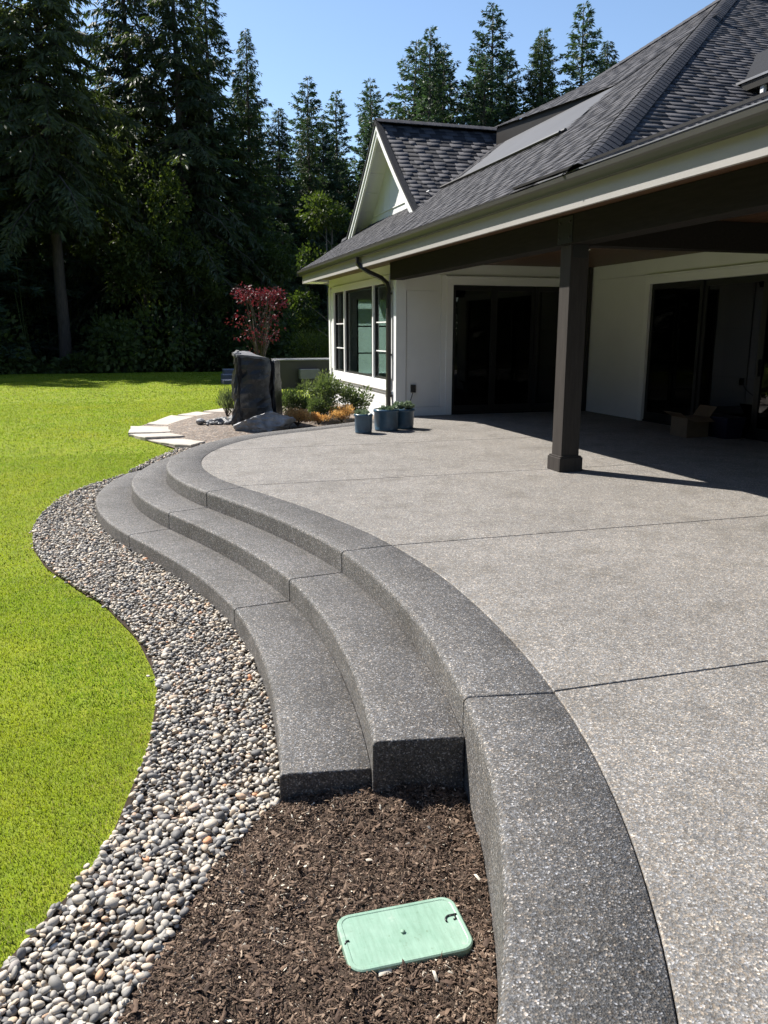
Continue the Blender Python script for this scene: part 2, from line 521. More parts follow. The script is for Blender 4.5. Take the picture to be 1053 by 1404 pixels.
def normals2(Q):
    T = np.gradient(Q, axis=0)
    T /= np.linalg.norm(T, axis=1)[:, None]
    return np.c_[-T[:, 1], T[:, 0]]          # to the left of travel

# ------------------------------------------------------------------ curves of the patio edge (travelling from the house towards the camera)
EDGE = smooth_curve([(4.84, 14.93), (4.3, 14.62), (3.6, 14.14), (2.9, 13.72), (2.3, 13.38), (1.62, 12.98), (1.08, 12.35), (0.68, 11.65), (0.4, 10.85), (0.3, 10.1), (0.35, 9.4), (0.49, 8.75),
                     (0.65, 8.3), (0.87, 7.73), (1.07, 7.15), (1.28, 6.4), (1.42, 5.69), (1.48, 4.9), (1.47, 4.3), (1.42, 3.7), (1.345, 3.15), (1.215, 2.58), (1.03, 2.06), (0.82, 1.6),
                     (0.45, 1.02), (0.0, 0.52), (-0.6, 0.05), (-1.4, -0.4), (-2.4, -0.75)])
EN = normals2(EDGE)                     # left of travel = towards the patio (+X side)
if EN[np.argmin(abs(EDGE[:, 1] - 5))][0] < 0:
    EN = -EN
def off(d):
    return EDGE + EN * d
def idx_at(x, y):
    return int(np.argmin((EDGE[:, 0] - x) ** 2 + (EDGE[:, 1] - y) ** 2))
J1, J2, J3 = idx_at(0.63, 8.35), idx_at(1.42, 5.69), idx_at(1.345, 3.12)
JB = idx_at(0.62, 11.5); JC = idx_at(2.3, 13.38)
I_END = len(EDGE) - 1

# ------------------------------------------------------------------ ground sheets
def grid_sheet(name, xs, ys, zfun, mat, kind='structure'):
    X, Y = np.meshgrid(xs, ys)
    Z = zfun(X, Y)
    V = np.c_[X.ravel(), Y.ravel(), Z.ravel()]
    nx, ny = len(xs), len(ys)
    i = np.arange(nx * ny).reshape(ny, nx)
    F = np.c_[i[:-1, :-1].ravel(), i[:-1, 1:].ravel(), i[1:, 1:].ravel(), i[1:, :-1].ravel()]
    o = np_mesh(name, V, F, mat, smooth=True)
    return tag(o, kind=kind)
gx_ = np.r_[np.linspace(-900, -60, 15), np.linspace(-50, 50, 60), np.linspace(60, 900, 15)]
gy_ = np.r_[np.linspace(-300, -20, 8), np.linspace(-15, 60, 80), np.linspace(66, 200, 24), np.linspace(240, 1400, 12)]
tag(grid_sheet('ground', gx_, gy_, lambda x, y: zg(x, y) - 0.05, 'forest_floor'), 'dark forest floor stretching back under the trees', 'ground')
lawn = grid_sheet('lawn', np.linspace(-32, 9, 110), np.linspace(-8, 41.0, 130), lambda x, y: zg(x, y) - 0.012, 'lawn')
tag(lawn, 'bright green mown lawn sweeping round the curved steps', 'lawn')

GRASS_EDGE = smooth_curve([(1.4, 13.0), (0.75, 12.65), (0.1, 12.05), (-0.3, 11.58), (-0.67, 11.2), (-1.0, 10.6), (-1.15, 9.66), (-1.06, 8.57), (-0.87, 7.77), (-0.58, 7.0), (-0.28, 6.32), (-0.1, 5.7), (0.0, 5.17),
                           (0.025, 4.66), (0.005, 4.28), (-0.05, 3.94), (-0.1, 3.64), (-0.17, 3.35), (-0.26, 3.08), (-0.4, 2.85), (-0.55, 2.6), (-0.9, 2.1), (-1.5, 1.45), (-2.4, 0.8)], it=1)
MULCH_EDGE = smooth_curve([(0.565, 3.29), (0.4, 3.24), (0.28, 3.05), (0.17, 2.9), (0.09, 2.74), (0.0, 2.57), (-0.07, 2.43), (-0.15, 2.25), (-0.5, 1.75), (-1.1, 1.15), (-2.0, 0.5), (-2.42, 0.2)], it=1)
S1_OUT = off(-0.83)
iS = idx_at(0.62, 11.55)
bed_inner = np.vstack([S1_OUT[idx_at(1.62, 12.98):J3 + 1], MULCH_EDGE])
PEBBLE_POLY = np.vstack([GRASS_EDGE, bed_inner[::-1]])
def resample(Q, n):
    s = np.r_[0, np.cumsum(np.linalg.norm(np.diff(Q, axis=0), axis=1))]
    q = np.linspace(0, s[-1], n)
    return np.c_[np.interp(q, s, Q[:, 0]), np.interp(q, s, Q[:, 1])]
def ribbon(name, A, B, n, m, zfun, mat, parent=None):
    A = resample(A, n); B = resample(B, n)
    t = np.linspace(0, 1, m)[None, :, None]
    P = A[:, None] * (1 - t) + B[:, None] * t
    x = P[..., 0].ravel(); y = P[..., 1].ravel()
    V = np.c_[x, y, zfun(x, y)]
    i = np.arange(n * m).reshape(n, m)
    F = np.c_[i[:-1, :-1].ravel(), i[:-1, 1:].ravel(), i[1:, 1:].ravel(), i[1:, :-1].ravel()]
    return np_mesh(name, V, F, mat, parent, smooth=True)
GN = normals2(GRASS_EDGE)
if GN[len(GN) // 2][0] > 0:
    GN = -GN
wv = np.arange(len(GRASS_EDGE))
SOIL_EDGE = GRASS_EDGE + GN * (0.012 + 0.012 * np.sin(wv * 0.31) * np.sin(wv * 0.13))[:, None]
pebble_bed = ribbon('pebble_bed', SOIL_EDGE, bed_inner, 150, 6, lambda x, y: zg(x, y) + 0.004, 'soil')
tag(pebble_bed, 'curving bed of grey river pebbles between lawn and steps', 'pebble bed', kind='structure')

# planting bed by the house
BED = [(0.95, 12.5), (0.6, 13.1), (0.15, 13.9), (-0.1, 14.5), (-0.02, 15.6), (0.35, 16.6), (0.75, 17.5), (1.35, 18.3), (2.1, 18.9), (3.2, 19.9), (4.2, 20.9), (4.83, 21.4), (4.83, 14.98), (4.3, 14.68), (3.6, 14.2), (2.9, 13.8), (2.3, 13.45), (1.6, 13.0)]
gb = MB()
nb_ = len(BED)
cxb, cyb = 2.6, 16.0
rings = []
for k in (1.0, 0.8, 0.6, 0.4, 0.2):
    rings.append([(cxb + (p[0] - cxb) * k, cyb + (p[1] - cyb) * k, float(zg(0, cyb + (p[1] - cyb) * k)) + 0.012 + 0.14 * (1 - k)) for p in BED])
gb.loft(rings, cap=False)
gb.add(rings[-1], [tuple(range(nb_))])
M['bedgravel'] = m_concrete('bed_gravel', [(0.0, (0.09, 0.07, 0.055)), (0.5, (0.17, 0.14, 0.115)), (0.9, (0.27, 0.23, 0.2)), (1.0, (0.4, 0.36, 0.32))], 45.0, (1, 0.96, 0.9), bump=0.9)
bed = gb.build('planting_bed', 'bedgravel', None, smooth=True)
tag(bed, 'brown gravel planting bed round the basalt column beside the house', 'planting bed', kind='structure')

# ------------------------------------------------------------------ patio: slabs and coping blocks
patio = empty('patio', (3, 6, 0), 'exposed aggregate patio with scored slabs and dark curved border', 'patio')
patio['kind'] = 'structure'
def slab(name, poly, ztop, thick, mat, parent, bev=0.005):
    P = np.array(poly, float)
    area = 0.5 * np.sum(P[:, 0] * np.roll(P[:, 1], -1) - np.roll(P[:, 0], -1) * P[:, 1])
    if area < 0:
        P = P[::-1]
    e1 = P - np.roll(P, 1, axis=0); e2 = np.roll(P, -1, axis=0) - P
    e1 /= np.linalg.norm(e1, axis=1)[:, None]; e2 /= np.linalg.norm(e2, axis=1)[:, None]
    n1 = np.c_[-e1[:, 1], e1[:, 0]]; n2 = np.c_[-e2[:, 1], e2[:, 0]]
    nn = n1 + n2; nn /= np.linalg.norm(nn, axis=1)[:, None]
    Q = P + nn * bev
    n = len(P)
    vs = [(p[0], p[1], ztop - thick) for p in P] + [(p[0], p[1], ztop - bev) for p in P] + [(p[0], p[1], ztop) for p in Q]
    fs = [tuple(range(n - 1, -1, -1)), tuple(range(2 * n, 3 * n))]
    for k in (0, n):
        fs += [(k + i, k + (i + 1) % n, k + n + (i + 1) % n, k + n + i) for i in range(n)]
    return MB().add(vs, fs).build(name, mat, parent)
INNER = off(0.425)
JY = [16.0, 11.32, 8.55, 5.73, 3.05, 0.35, -3.0]
iy = INNER[:, 1]
def inner_cross(y):
    k = np.where((iy[:-1] - y) * (iy[1:] - y) <= 0)[0]
    k = k[0]
    t = (y - iy[k]) / (iy[k + 1] - iy[k] + 1e-9)
    return k, INNER[k] * (1 - t) + INNER[k + 1] * t
GAP = 0.005
XR = 16.0
for a, b in zip(JY[:-1], JY[1:]):
    ya, yb = a - GAP, b + GAP
    if a > 15:
        k1, p1 = inner_cross(yb)
        left = [tuple(q) for q in INNER[:k1 + 1] if q[1] < 14.93 and q[1] > yb + 0.02]
        poly = [(XR, 14.96), (float(left[0][0]), 14.96)] + left + [tuple(p1), (XR, yb)]
    elif b < -2:
        k0, p0 = inner_cross(ya)
        left = [tuple(q) for q in INNER[k0 + 1:]]
        poly = [(XR, ya), tuple(p0)] + left + [(-2.3, -3.0), (XR, -3.0)]
    else:
        k0, p0 = inner_cross(ya); k1, p1 = inner_cross(yb)
        left = [tuple(q) for q in INNER[k0 + 1:k1 + 1] if yb + 0.02 < q[1] < ya - 0.02]
        poly = [(XR, ya), tuple(p0)] + left + [tuple(p1), (XR, yb)]
    slab('slab', poly, 0.0, 0.14, 'patio', patio)

def kerb_block(name, i0, i1, d_out, d_in, ztop, depth, mat, parent, r=0.022, gap=0.004):
    """block between two offsets of the edge curve, round nosing on the outer side"""
    rings = []
    n = i1 - i0
    for k in range(i0, i1 + 1):
        q, nn = EDGE[k].copy(), EN[k]
        tg = np.array([nn[1], -nn[0]])
        if np.dot(tg, EDGE[min(k + 1, I_END)] - EDGE[max(k - 1, 0)]) < 0:
            tg = -tg
        if k == i0:
            q = q + tg * gap
        if k == i1:
            q = q - tg * gap
        sec = [(d_out, ztop - depth), (d_out, ztop - r)]
        for a in (22.5, 45, 67.5, 90):
            sec.append((d_out + r - r * math.cos(R(a)), ztop - r + r * math.sin(R(a))))
        sec += [(d_in - 0.005, ztop), (d_in, ztop - 0.005), (d_in, ztop - depth)]
        rings.append([(q[0] + nn[0] * d, q[1] + nn[1] * d, z) for d, z in sec])
    # round the end edges a little
    o = MB().loft(rings).build(name, mat, parent)
    me = o.data
    for p in me.polygons:
        p.use_smooth = len(p.vertices) == 4
    me.set_sharp_from_angle(angle=R(50)) if hasattr(me, 'set_sharp_from_angle') else None
    b = o.modifiers.new('bevel', 'BEVEL')
    b.width = 0.006; b.segments = 2; b.limit_method = 'ANGLE'; b.angle_limit = R(60)
    return o
joints = [0, JC, JB, J1, J2, J3, idx_at(0.0, 0.52), I_END]
for a, b in zip(joints[:-1], joints[1:]):
    kerb_block('coping_block', a, b, 0.0, 0.420, 0.0, 0.62, 'coping', patio, r=0.03)

steps = empty('garden_steps', (0.3, 7.0, -0.5), 'two broad curved grey aggregate steps leading from lawn to patio', 'steps')
RISE = 0.165
j0 = idx_at(1.62, 12.98)
for row, (do, di, zt) in enumerate(((-0.415, -0.002, -RISE), (-0.83, -0.417, -2 * RISE))):
    tread = MB()
    cuts = [j0, JB, J1, J2, J3 + (1 if row == 0 else 0)]
    for a, b in zip(cuts[:-1], cuts[1:]):
        kerb_block('step_block', a, b, do, di, zt, 0.5, 'coping', steps, r=0.026)

# ------------------------------------------------------------------ pebbles
def ico(sub):
    bm = bmesh.new()
    bmesh.ops.create_icosphere(bm, subdivisions=sub, radius=1.0)
    V = np.array([v.co[:] for v in bm.verts]); F = np.array([[v.index for v in f.verts] for f in bm.faces])
    bm.free()
    return V, F
ICO1, ICO2 = ico(1), ico(2)
def rotmats(rng, n, tilt):
    yaw = rng.uniform(0, 2 * np.pi, n); t1 = rng.normal(0, tilt, n); t2 = rng.normal(0, tilt, n)
    cz, sz = np.cos(yaw), np.sin(yaw)
    Rz = np.zeros((n, 3, 3)); Rz[:, 0, 0] = cz; Rz[:, 0, 1] = -sz; Rz[:, 1, 0] = sz; Rz[:, 1, 1] = cz; Rz[:, 2, 2] = 1
    cx_, sx = np.cos(t1), np.sin(t1)
    Rx = np.zeros((n, 3, 3)); Rx[:, 0, 0] = 1; Rx[:, 1, 1] = cx_; Rx[:, 1, 2] = -sx; Rx[:, 2, 1] = sx; Rx[:, 2, 2] = cx_
    cy_, sy = np.cos(t2), np.sin(t2)
    Ry = np.zeros((n, 3, 3)); Ry[:, 1, 1] = 1; Ry[:, 0, 0] = cy_; Ry[:, 0, 2] = sy; Ry[:, 2, 0] = -sy; Ry[:, 2, 2] = cy_
    return Ry @ Rx @ Rz
def scatter(poly, spacing, rng, tries=6):
    """jittered hexagonal scatter inside a polygon"""
    P = np.asarray(poly)
    x0, y0 = P.min(0); x1, y1 = P.max(0)
    nx = int((x1 - x0) / spacing) + 2; ny = int((y1 - y0) / (spacing * 0.866)) + 2
    X, Y = np.meshgrid(np.arange(nx), np.arange(ny))
    px = x0 + (X + 0.5 * (Y % 2)) * spacing; py = y0 + Y * spacing * 0.866
    px = px.ravel() + rng.normal(0, spacing * 0.27, px.size); py = py.ravel() + rng.normal(0, spacing * 0.27, py.size)
    k = in_poly(px, py, poly)
    return px[k], py[k]
def pebble_arrays(px, py, zlift, smin, smax, rng):
    n = len(px)
    L = rng.uniform(smin, smax, n) * np.where(rng.random(n) < 0.10, 1.5, 1.0)
    S = np.c_[L, L * rng.uniform(0.62, 0.92, n), L * rng.uniform(0.3, 0.54, n)]
    C = np.c_[px, py, zg(px, py) + zlift + rng.uniform(0.0, 0.014, n)]
    return C, S, rotmats(rng, n, 0.38)
def blob_mesh(C, S, Rm, base, rng, lump=0.16):
    V, F = base
    n = len(C); nv = len(V)
    k = rng.normal(0, 1, (n, 3, 3)) * 1.2
    ph = rng.uniform(0, 6.28, (n, 1, 3))
    bumpy = 1 + lump * np.sin(np.einsum('vj,njk->nvk', V, k) * 1.3 + ph).sum(2) / 2
    W = V[None] * bumpy[..., None] * S[:, None, :]
    W = np.einsum('nij,nvj->nvi', Rm, W) + C[:, None]
    FF = (F[None] + (np.arange(n) * nv)[:, None, None]).reshape(-1, 3)
    return W.reshape(-1, 3), FF
rngp = np.random.default_rng(5)
pa = scatter(PEBBLE_POLY, 0.029, rngp)
keep = (pa[1] > 0.6)
px, py = pa[0][keep], pa[1][keep]
C1, S1, R1 = pebble_arrays(px, py, 0.008, 0.010, 0.020, rngp)
pb = scatter(PEBBLE_POLY, 0.037, rngp)
k2 = (pb[1] > 0.6)
C2, S2, R2 = pebble_arrays(pb[0][k2], pb[1][k2], 0.019, 0.0105, 0.0225, rngp)
# a few strays rolled onto the lawn edge and the mulch
ns = 26
gi = rngp.integers(40, len(GRASS_EDGE) - 40, ns)
sx = GRASS_EDGE[gi, 0] - np.abs(rngp.normal(0, 0.02, ns)); sy = GRASS_EDGE[gi, 1] + rngp.normal(0, 0.03, ns)
C3, S3, R3 = pebble_arrays(sx, sy, 0.008, 0.012, 0.02, rngp)
CC = np.vstack([C1, C2, C3]); SS = np.vstack([S1, S2, S3]); RR = np.concatenate([R1, R2, R3])
dist = np.linalg.norm(CC - np.array([0, 0, 1.6]), axis=1)
# which ones show largest in the frame
fw = np.array([math.sin(R(17.04)) * math.cos(R(12.545)), math.cos(R(17.04)) * math.cos(R(12.545)), -math.sin(R(12.545))])
rt = np.array([math.cos(R(17.04)), -math.sin(R(17.04)), 0]); upv = np.cross(rt, fw)
rel = CC - np.array([0, 0, 1.6]); dd = rel @ fw
uu = 526.5 + 1110 * (rel @ rt) / dd; vv = 702 - 1110 * (rel @ upv) / dd
vis = (uu > 0) & (uu < 1053) & (vv < 1404) & (dd > 0)
toplayer = np.r_[np.zeros(len(C1), bool), np.ones(len(C2) + len(C3), bool)]
score = np.where(vis & toplayer, SS[:, 0] * SS[:, 1] / dist ** 2, 0)
order = np.argsort(-score)
single = np.zeros(len(CC), bool); single[order[:300]] = True
near = (~single) & (dist < 4.0)
far = (~single) & (dist >= 4.0)
V1, F1 = blob_mesh(CC[near], SS[near], RR[near], ICO2, rngp)
V2, F2 = blob_mesh(CC[far], SS[far], RR[far], ICO1, rngp)
t1 = np.repeat(rngp.random(near.sum()), len(ICO2[0])); t2 = np.repeat(rngp.random(far.sum()), len(ICO1[0]))
pm = np_mesh('pebbles', np.vstack([V1, V2]), np.vstack([F1, F2 + len(V1)]), 'pebbles', pebble_bed, np.r_[t1, t2], smooth=True)
tag(pm, 'grey and tan river pebbles', kind='stuff')
pmesh = []
for k in range(14):
    s = np.array([[1.0, rngp.uniform(0.64, 0.92), rngp.uniform(0.38, 0.6)]])
    V, F = blob_mesh(np.zeros((1, 3)), s, np.eye(3)[None], ICO2, rngp, 0.1)
    pmesh.append(np_mesh('pebble', V, F, 'pebble', smooth=True, obj=False))
for q, i in enumerate(np.where(single)[0]):
    o = bpy.data.objects.new('pebble', pmesh[q % 14])
    link(o, pebble_bed)
    mt = Matrix(RR[i].tolist()).to_4x4()
    o.matrix_local = Matrix.Translation(Vector(CC[i])) @ mt @ Matrix.Scale(float(SS[i, 0]), 4)

# ------------------------------------------------------------------ mulch
KERB_FACE = off(-0.004)
kerb_side = KERB_FACE[J3:I_END + 1]
MULCH_IN = np.vstack([MULCH_EDGE[:1], kerb_side]) if False else kerb_side
def zm(x, y):
    x = np.asarray(x, float); y = np.asarray(y, float)
    mound = 0.06 * np.exp(-(((x - 1.0) / 0.33) ** 2 + ((y - 3.2) / 0.30) ** 2)) + 0.05 * np.exp(-(((x - 1.2) / 0.25) ** 2 + ((y - 2.7) / 0.5) ** 2))
    hol = -0.018 * np.exp(-(((x - 0.33) / 0.1) ** 2 + ((y - 2.8) / 0.09) ** 2)) - 0.014 * np.exp(-(((x - 0.15) / 0.08) ** 2 + ((y - 2.45) / 0.1) ** 2))
    lump = 0.012 * np.sin(7 * x + 3 * y) * np.sin(9 * y - 4 * x) + 0.008 * np.sin(23 * x + 5) * np.sin(19 * y + 2) + 0.006 * np.sin(41 * x - 13 * y)
    return zg(x, y) + 0.022 + mound + hol + lump
mA = np.vstack([MULCH_EDGE])
mB = np.vstack([kerb_side])
mulch = ribbon('mulch_bed', mA, mB, 110, 50, zm, 'soil')
tag(mulch, 'dark brown bark mulch bed between pebbles and patio kerb', 'mulch', kind='structure')
MPOLY = np.vstack([MULCH_EDGE, kerb_side[::-1]])
def chips(n, rng):
    P = MPOLY
    x = rng.uniform(-0.9, 1.45, n * 3); y = rng.uniform(0.9, 3.32, n * 3)
    k = in_poly(x, y, P)
    k &= ~((np.abs(x - 0.78) < 0.215) & (np.abs(y - 2.305) < 0.125))
    x, y = x[k][:n], y[k][:n]
    spill = 420                                    # bits kicked onto the pebbles and along the kerb
    gi0 = rng.integers(0, 70, spill)
    x = np.r_[x, MULCH_EDGE[gi0, 0] - np.abs(rng.normal(0, 0.12, spill))]; y = np.r_[y, MULCH_EDGE[gi0, 1] + rng.normal(0, 0.08, spill)]
    n = len(x)
    L = rng.lognormal(math.log(0.0046), 0.62, n).clip(0.002, 0.028); W = L * rng.uniform(0.15, 0.45, n); H = L * rng.uniform(0.06, 0.18, n)
    base = np.array([[-1, -0.6, 0], [-0.6, 1, 0], [1, 0.5, 0], [0.7, -1, 0], [-0.7, -0.3, 1], [0.0, 0.6, 1.2], [0.7, 0.1, 0.9]], float)
    F = np.array([[0, 3, 4], [3, 6, 4], [3, 2, 6], [2, 5, 6], [2, 1, 5], [1, 4, 5], [1, 0, 4], [4, 6, 5]])
    Rm = rotmats(rng, n, 0.5)
    Vv = base[None] * np.c_[L, W, H][:, None]
    Vv = np.einsum('nij,nvj->nvi', Rm, Vv) + np.c_[x, y, zm(x, y) + rng.uniform(0.0, 0.012, n)][:, None]
    FF = (F[None] + (np.arange(n) * 7)[:, None, None]).reshape(-1, 3)
    fade = 0.62 + 0.4 * np.sin(3.1 * x + 1.0) * np.sin(2.7 * y) 
    tone = np.clip(rng.beta(2.0, 2.6, n) * (0.72 + 0.3 * fade) + np.where(rng.random(n) < 0.06, 0.4, 0), 0, 1)
    return Vv.reshape(-1, 3), FF, np.repeat(tone, 7)
V, F, T = chips(110000, np.random.default_rng(21))
tag(np_mesh('bark_chips', V, F, 'chips', mulch, T), 'shredded bark chips', kind='stuff')

# valve box lid
lid = empty('valve_box_lid', (0.78, 2.3, -0.47), 'pale green plastic valve box lid lying in the mulch', 'lid')
LW, LD = 0.44, 0.262
def rrect(w, d, r, n=6):
    out = []
    for cxx, cyy, a0 in ((w / 2 - r, d / 2 - r, 0), (-w / 2 + r, d / 2 - r, 90), (-w / 2 + r, -d / 2 + r, 180), (w / 2 - r, -d / 2 + r, 270)):
        for k in range(n + 1):
            a = R(a0 + 90 * k / n)
            out.append((cxx + r * math.cos(a), cyy + r * math.sin(a)))
    return out
LROT = Matrix.Rotation(R(-1.5), 4, 'Z') @ Matrix.Rotation(R(2.0), 4, 'X')
def lid_part(name, rings, mat, parent):
    mb = MB()
    mb.loft([[tuple(Vector((0.78, 2.305, -0.436)) + LROT @ Vector(p)) for p in r] for r in rings])
    return mb.build(name, mat, parent)
lb = lid_part('lid_plate', [[(x, y, -0.05) for x, y in rrect(LW, LD, 0.05)], [(x, y, -0.004) for x, y in rrect(LW, LD, 0.05)], [(x, y, 0.0) for x, y in rrect(LW - 0.009, LD - 0.009, 0.046)],
                            [(x, y, 0.0) for x, y in rrect(LW - 0.03, LD - 0.03, 0.037)], [(x, y, -0.002) for x, y in rrect(LW - 0.036, LD - 0.036, 0.034)]], 'lid', lid)
def arcpts(cx0, cy0, r, a0, a1, n, z):
    return [(cx0 + r * math.cos(R(a0 + (a1 - a0) * k / n)), cy0 + r * math.sin(R(a0 + (a1 - a0) * k / n)), z) for k in range(n + 1)]
def lid_tube(name, pts, rad, mat):
    mb = MB(); mb.tube([tuple(Vector((0.78, 2.305, -0.436)) + LROT @ Vector(p)) for p in pts], rad, 6)
    return mb.build(name, mat, lb, smooth=True)
lid_tube('pull_loop', [(0.205, 0.032, 0.0)] + [(0.178, 0.032, 0.0)] + arcpts(0.178, 0.012, 0.02, 90, 200, 6, 0.0), 0.0035, 'black')
lid_tube('pull_loop', [(0.196, 0.03, 0.0), (0.196, 0.012, 0.0), (0.186, 0.01, 0.0)], 0.003, 'black')
lid_tube('pull_slot', [(-0.212, -0.005, -0.002), (-0.205, 0.008, -0.001), (-0.195, 0.008, -0.001)], 0.004, 'black')
lid_tube('center_bolt', [(-0.005, 0.0, -0.004), (-0.005, 0.0, 0.0035)], 0.009, 'lid')

# ------------------------------------------------------------------ house
house = empty('house', (9.0, 14.0, 0.0), 'white single storey house with dark shingle roof and covered porch', 'house')
XE, ZE, YN, DD = 4.28, 3.15, 7.5, 7.42
YF = YN + 2 * DD
def zr(s):
    s = np.asarray(s, float)
    return ZE + np.where(s < 0.5, 0.6 * s, 0.3 + 0.668 * (s - 0.5))
XW, YB, XC = 4.85, 15.0, 8.95      # window wall, door wall, porch side wall
CEIL = 2.86
WB = -0.35                          # bottom of walls

# --- window wall (faces -X): backing wall with opening plus boards and trim
wallA = MB()
WY0, WY1, WZ0, WZ1 = 15.50, 19.95, 0.66, 2.53
for (a, b, c, d) in ((15.0, WY0, WB, 3.1), (WY1, 20.5, WB, 3.1), (WY0, WY1, WB, WZ0), (WY0, WY1, WZ1, 3.1)):
    wallA.box(XW + 0.02, XW + 0.16, a, b, c, d)
wA = wallA.build('wall', 'white', house)
for z0, z1 in ((WB, -0.03), (-0.024, 0.17), (0.176, 0.40)):
    bx('siding_board', 'white', wA, XW - 0.004, XW + 0.018, 15.125, 20.375, z0, z1, 0.002)
bx('band_board', 'trim', wA, XW - 0.03, XW + 0.018, 15.125, 20.375, 0.406, 0.46, 0.003)
for z0, z1 in ((0.466, 0.70), (0.706, 0.98), (0.986, 1.26), (1.266, 1.54), (1.546, 1.82), (1.826, 2.10), (2.106, 2.40), (2.406, 2.62)):
    if z0 > 0.47:
        bx('siding_board', 'white', wA, XW - 0.003, XW + 0.018, 20.08, 20.375, z0, z1, 0.002)
        bx('siding_board', 'white', wA, XW - 0.003, XW + 0.018, 15.125, 15.365, z0, z1, 0.002)
bx('frieze_board', 'white', wA, XW - 0.012, XW + 0.018, 15.0, 20.5, 2.68, CEIL - 0.004)
bx('corner_board', 'trim', wA, XW - 0.022, XW + 0.018, 14.976, 15.12, WB, 2.676)
bx('corner_board', 'trim', wA, XW - 0.022, XW + 0.018, 20.38, 20.52, WB, 2.676)
# window
win = empty('window', (XW, 17.7, 0.6))
win.parent = house; win.matrix_parent_inverse = Matrix.Translation(-WLOC['house'])
def wpart(name, mat, y0, y1, z0, z1, x0=-0.035, x1=0.02, bev=0.003):
    return bx(name, mat, win, XW + x0, XW + x1, y0, y1, z0, z1, bev)
wpart('casing', 'trim', WY0 - 0.125, WY0, 0.50, WZ1 + 0.14)
wpart('casing', 'trim', WY1, WY1 + 0.125, 0.50, WZ1 + 0.14)
wpart('casing', 'trim', WY0, WY1, WZ1, WZ1 + 0.14)
wpart('casing', 'trim', WY0, WY1, 0.50, WZ0)
wpart('sill', 'trim', WY0 - 0.14, WY1 + 0.14, 0.462, 0.498, -0.06, 0.018)
lights = [(WY0, 16.50), (16.58, 18.90), (18.98, WY1)]
wpart('mullion', 'trim', 16.50, 16.58, WZ0, WZ1, -0.03, 0.1)
wpart('mullion', 'trim', 18.90, 18.98, WZ0, WZ1, -0.03, 0.1)
for k, (a, b) in enumerate(lights):
    fr = MB(); w = 0.045
    fr.box(XW + 0.01, XW + 0.07, a, a + w, WZ0, WZ1).box(XW + 0.01, XW + 0.07, b - w, b, WZ0, WZ1)
    fr.box(XW + 0.01, XW + 0.07, a + w, b - w, WZ0, WZ0 + w).box(XW + 0.01, XW + 0.07, a + w, b - w, WZ1 - w, WZ1)
    fr.build('sash_frame', 'dframe', win)
    bx('pane', 'glass', win, XW + 0.035, XW + 0.043, a + w, b - w, WZ0 + w, WZ1 - w)
    if k != 1:
        for zz in (1.22, 1.79):
            bx('glazing_bar', 'trim', win, XW + 0.022, XW + 0.034, a + w, b - w, zz - 0.012, zz + 0.012)

# --- door wall (faces -Y)
DX0, DX1, DZ = 5.98, 8.66, 2.48
wb = MB()
wb.box(XW + 0.165, DX0, YB + 0.02, YB + 0.16, WB, 3.1).box(DX1, XC + 0.15, YB + 0.02, YB + 0.16, WB, 3.1).box(DX0, DX1, YB + 0.02, YB + 0.16, DZ, 3.1)
wB = wb.build('wall', 'white', house)
bx('siding_panel', 'white', wB, 5.045, 5.735, YB - 0.002, YB + 0.018, 0.17, 2.36)
bx('corner_board', 'trim', wB, XW + 0.02, XW + 0.18, YB - 0.024, YB + 0.018, WB, CEIL)
bx('batten', 'trim', wB, 5.74, 5.85, YB - 0.02, YB + 0.018, 0.165, CEIL - 0.2)
bx('base_board', 'trim', wB, 5.035, 5.85, YB - 0.02, YB + 0.018, WB, 0.163)
bx('siding_panel', 'white', wB, 5.035, 8.86, YB - 0.004, YB + 0.018, 2.664, CEIL - 0.004)
bx('siding_panel', 'white', wB, 5.035, 5.735, YB - 0.003, YB + 0.018, 2.364, 2.66)
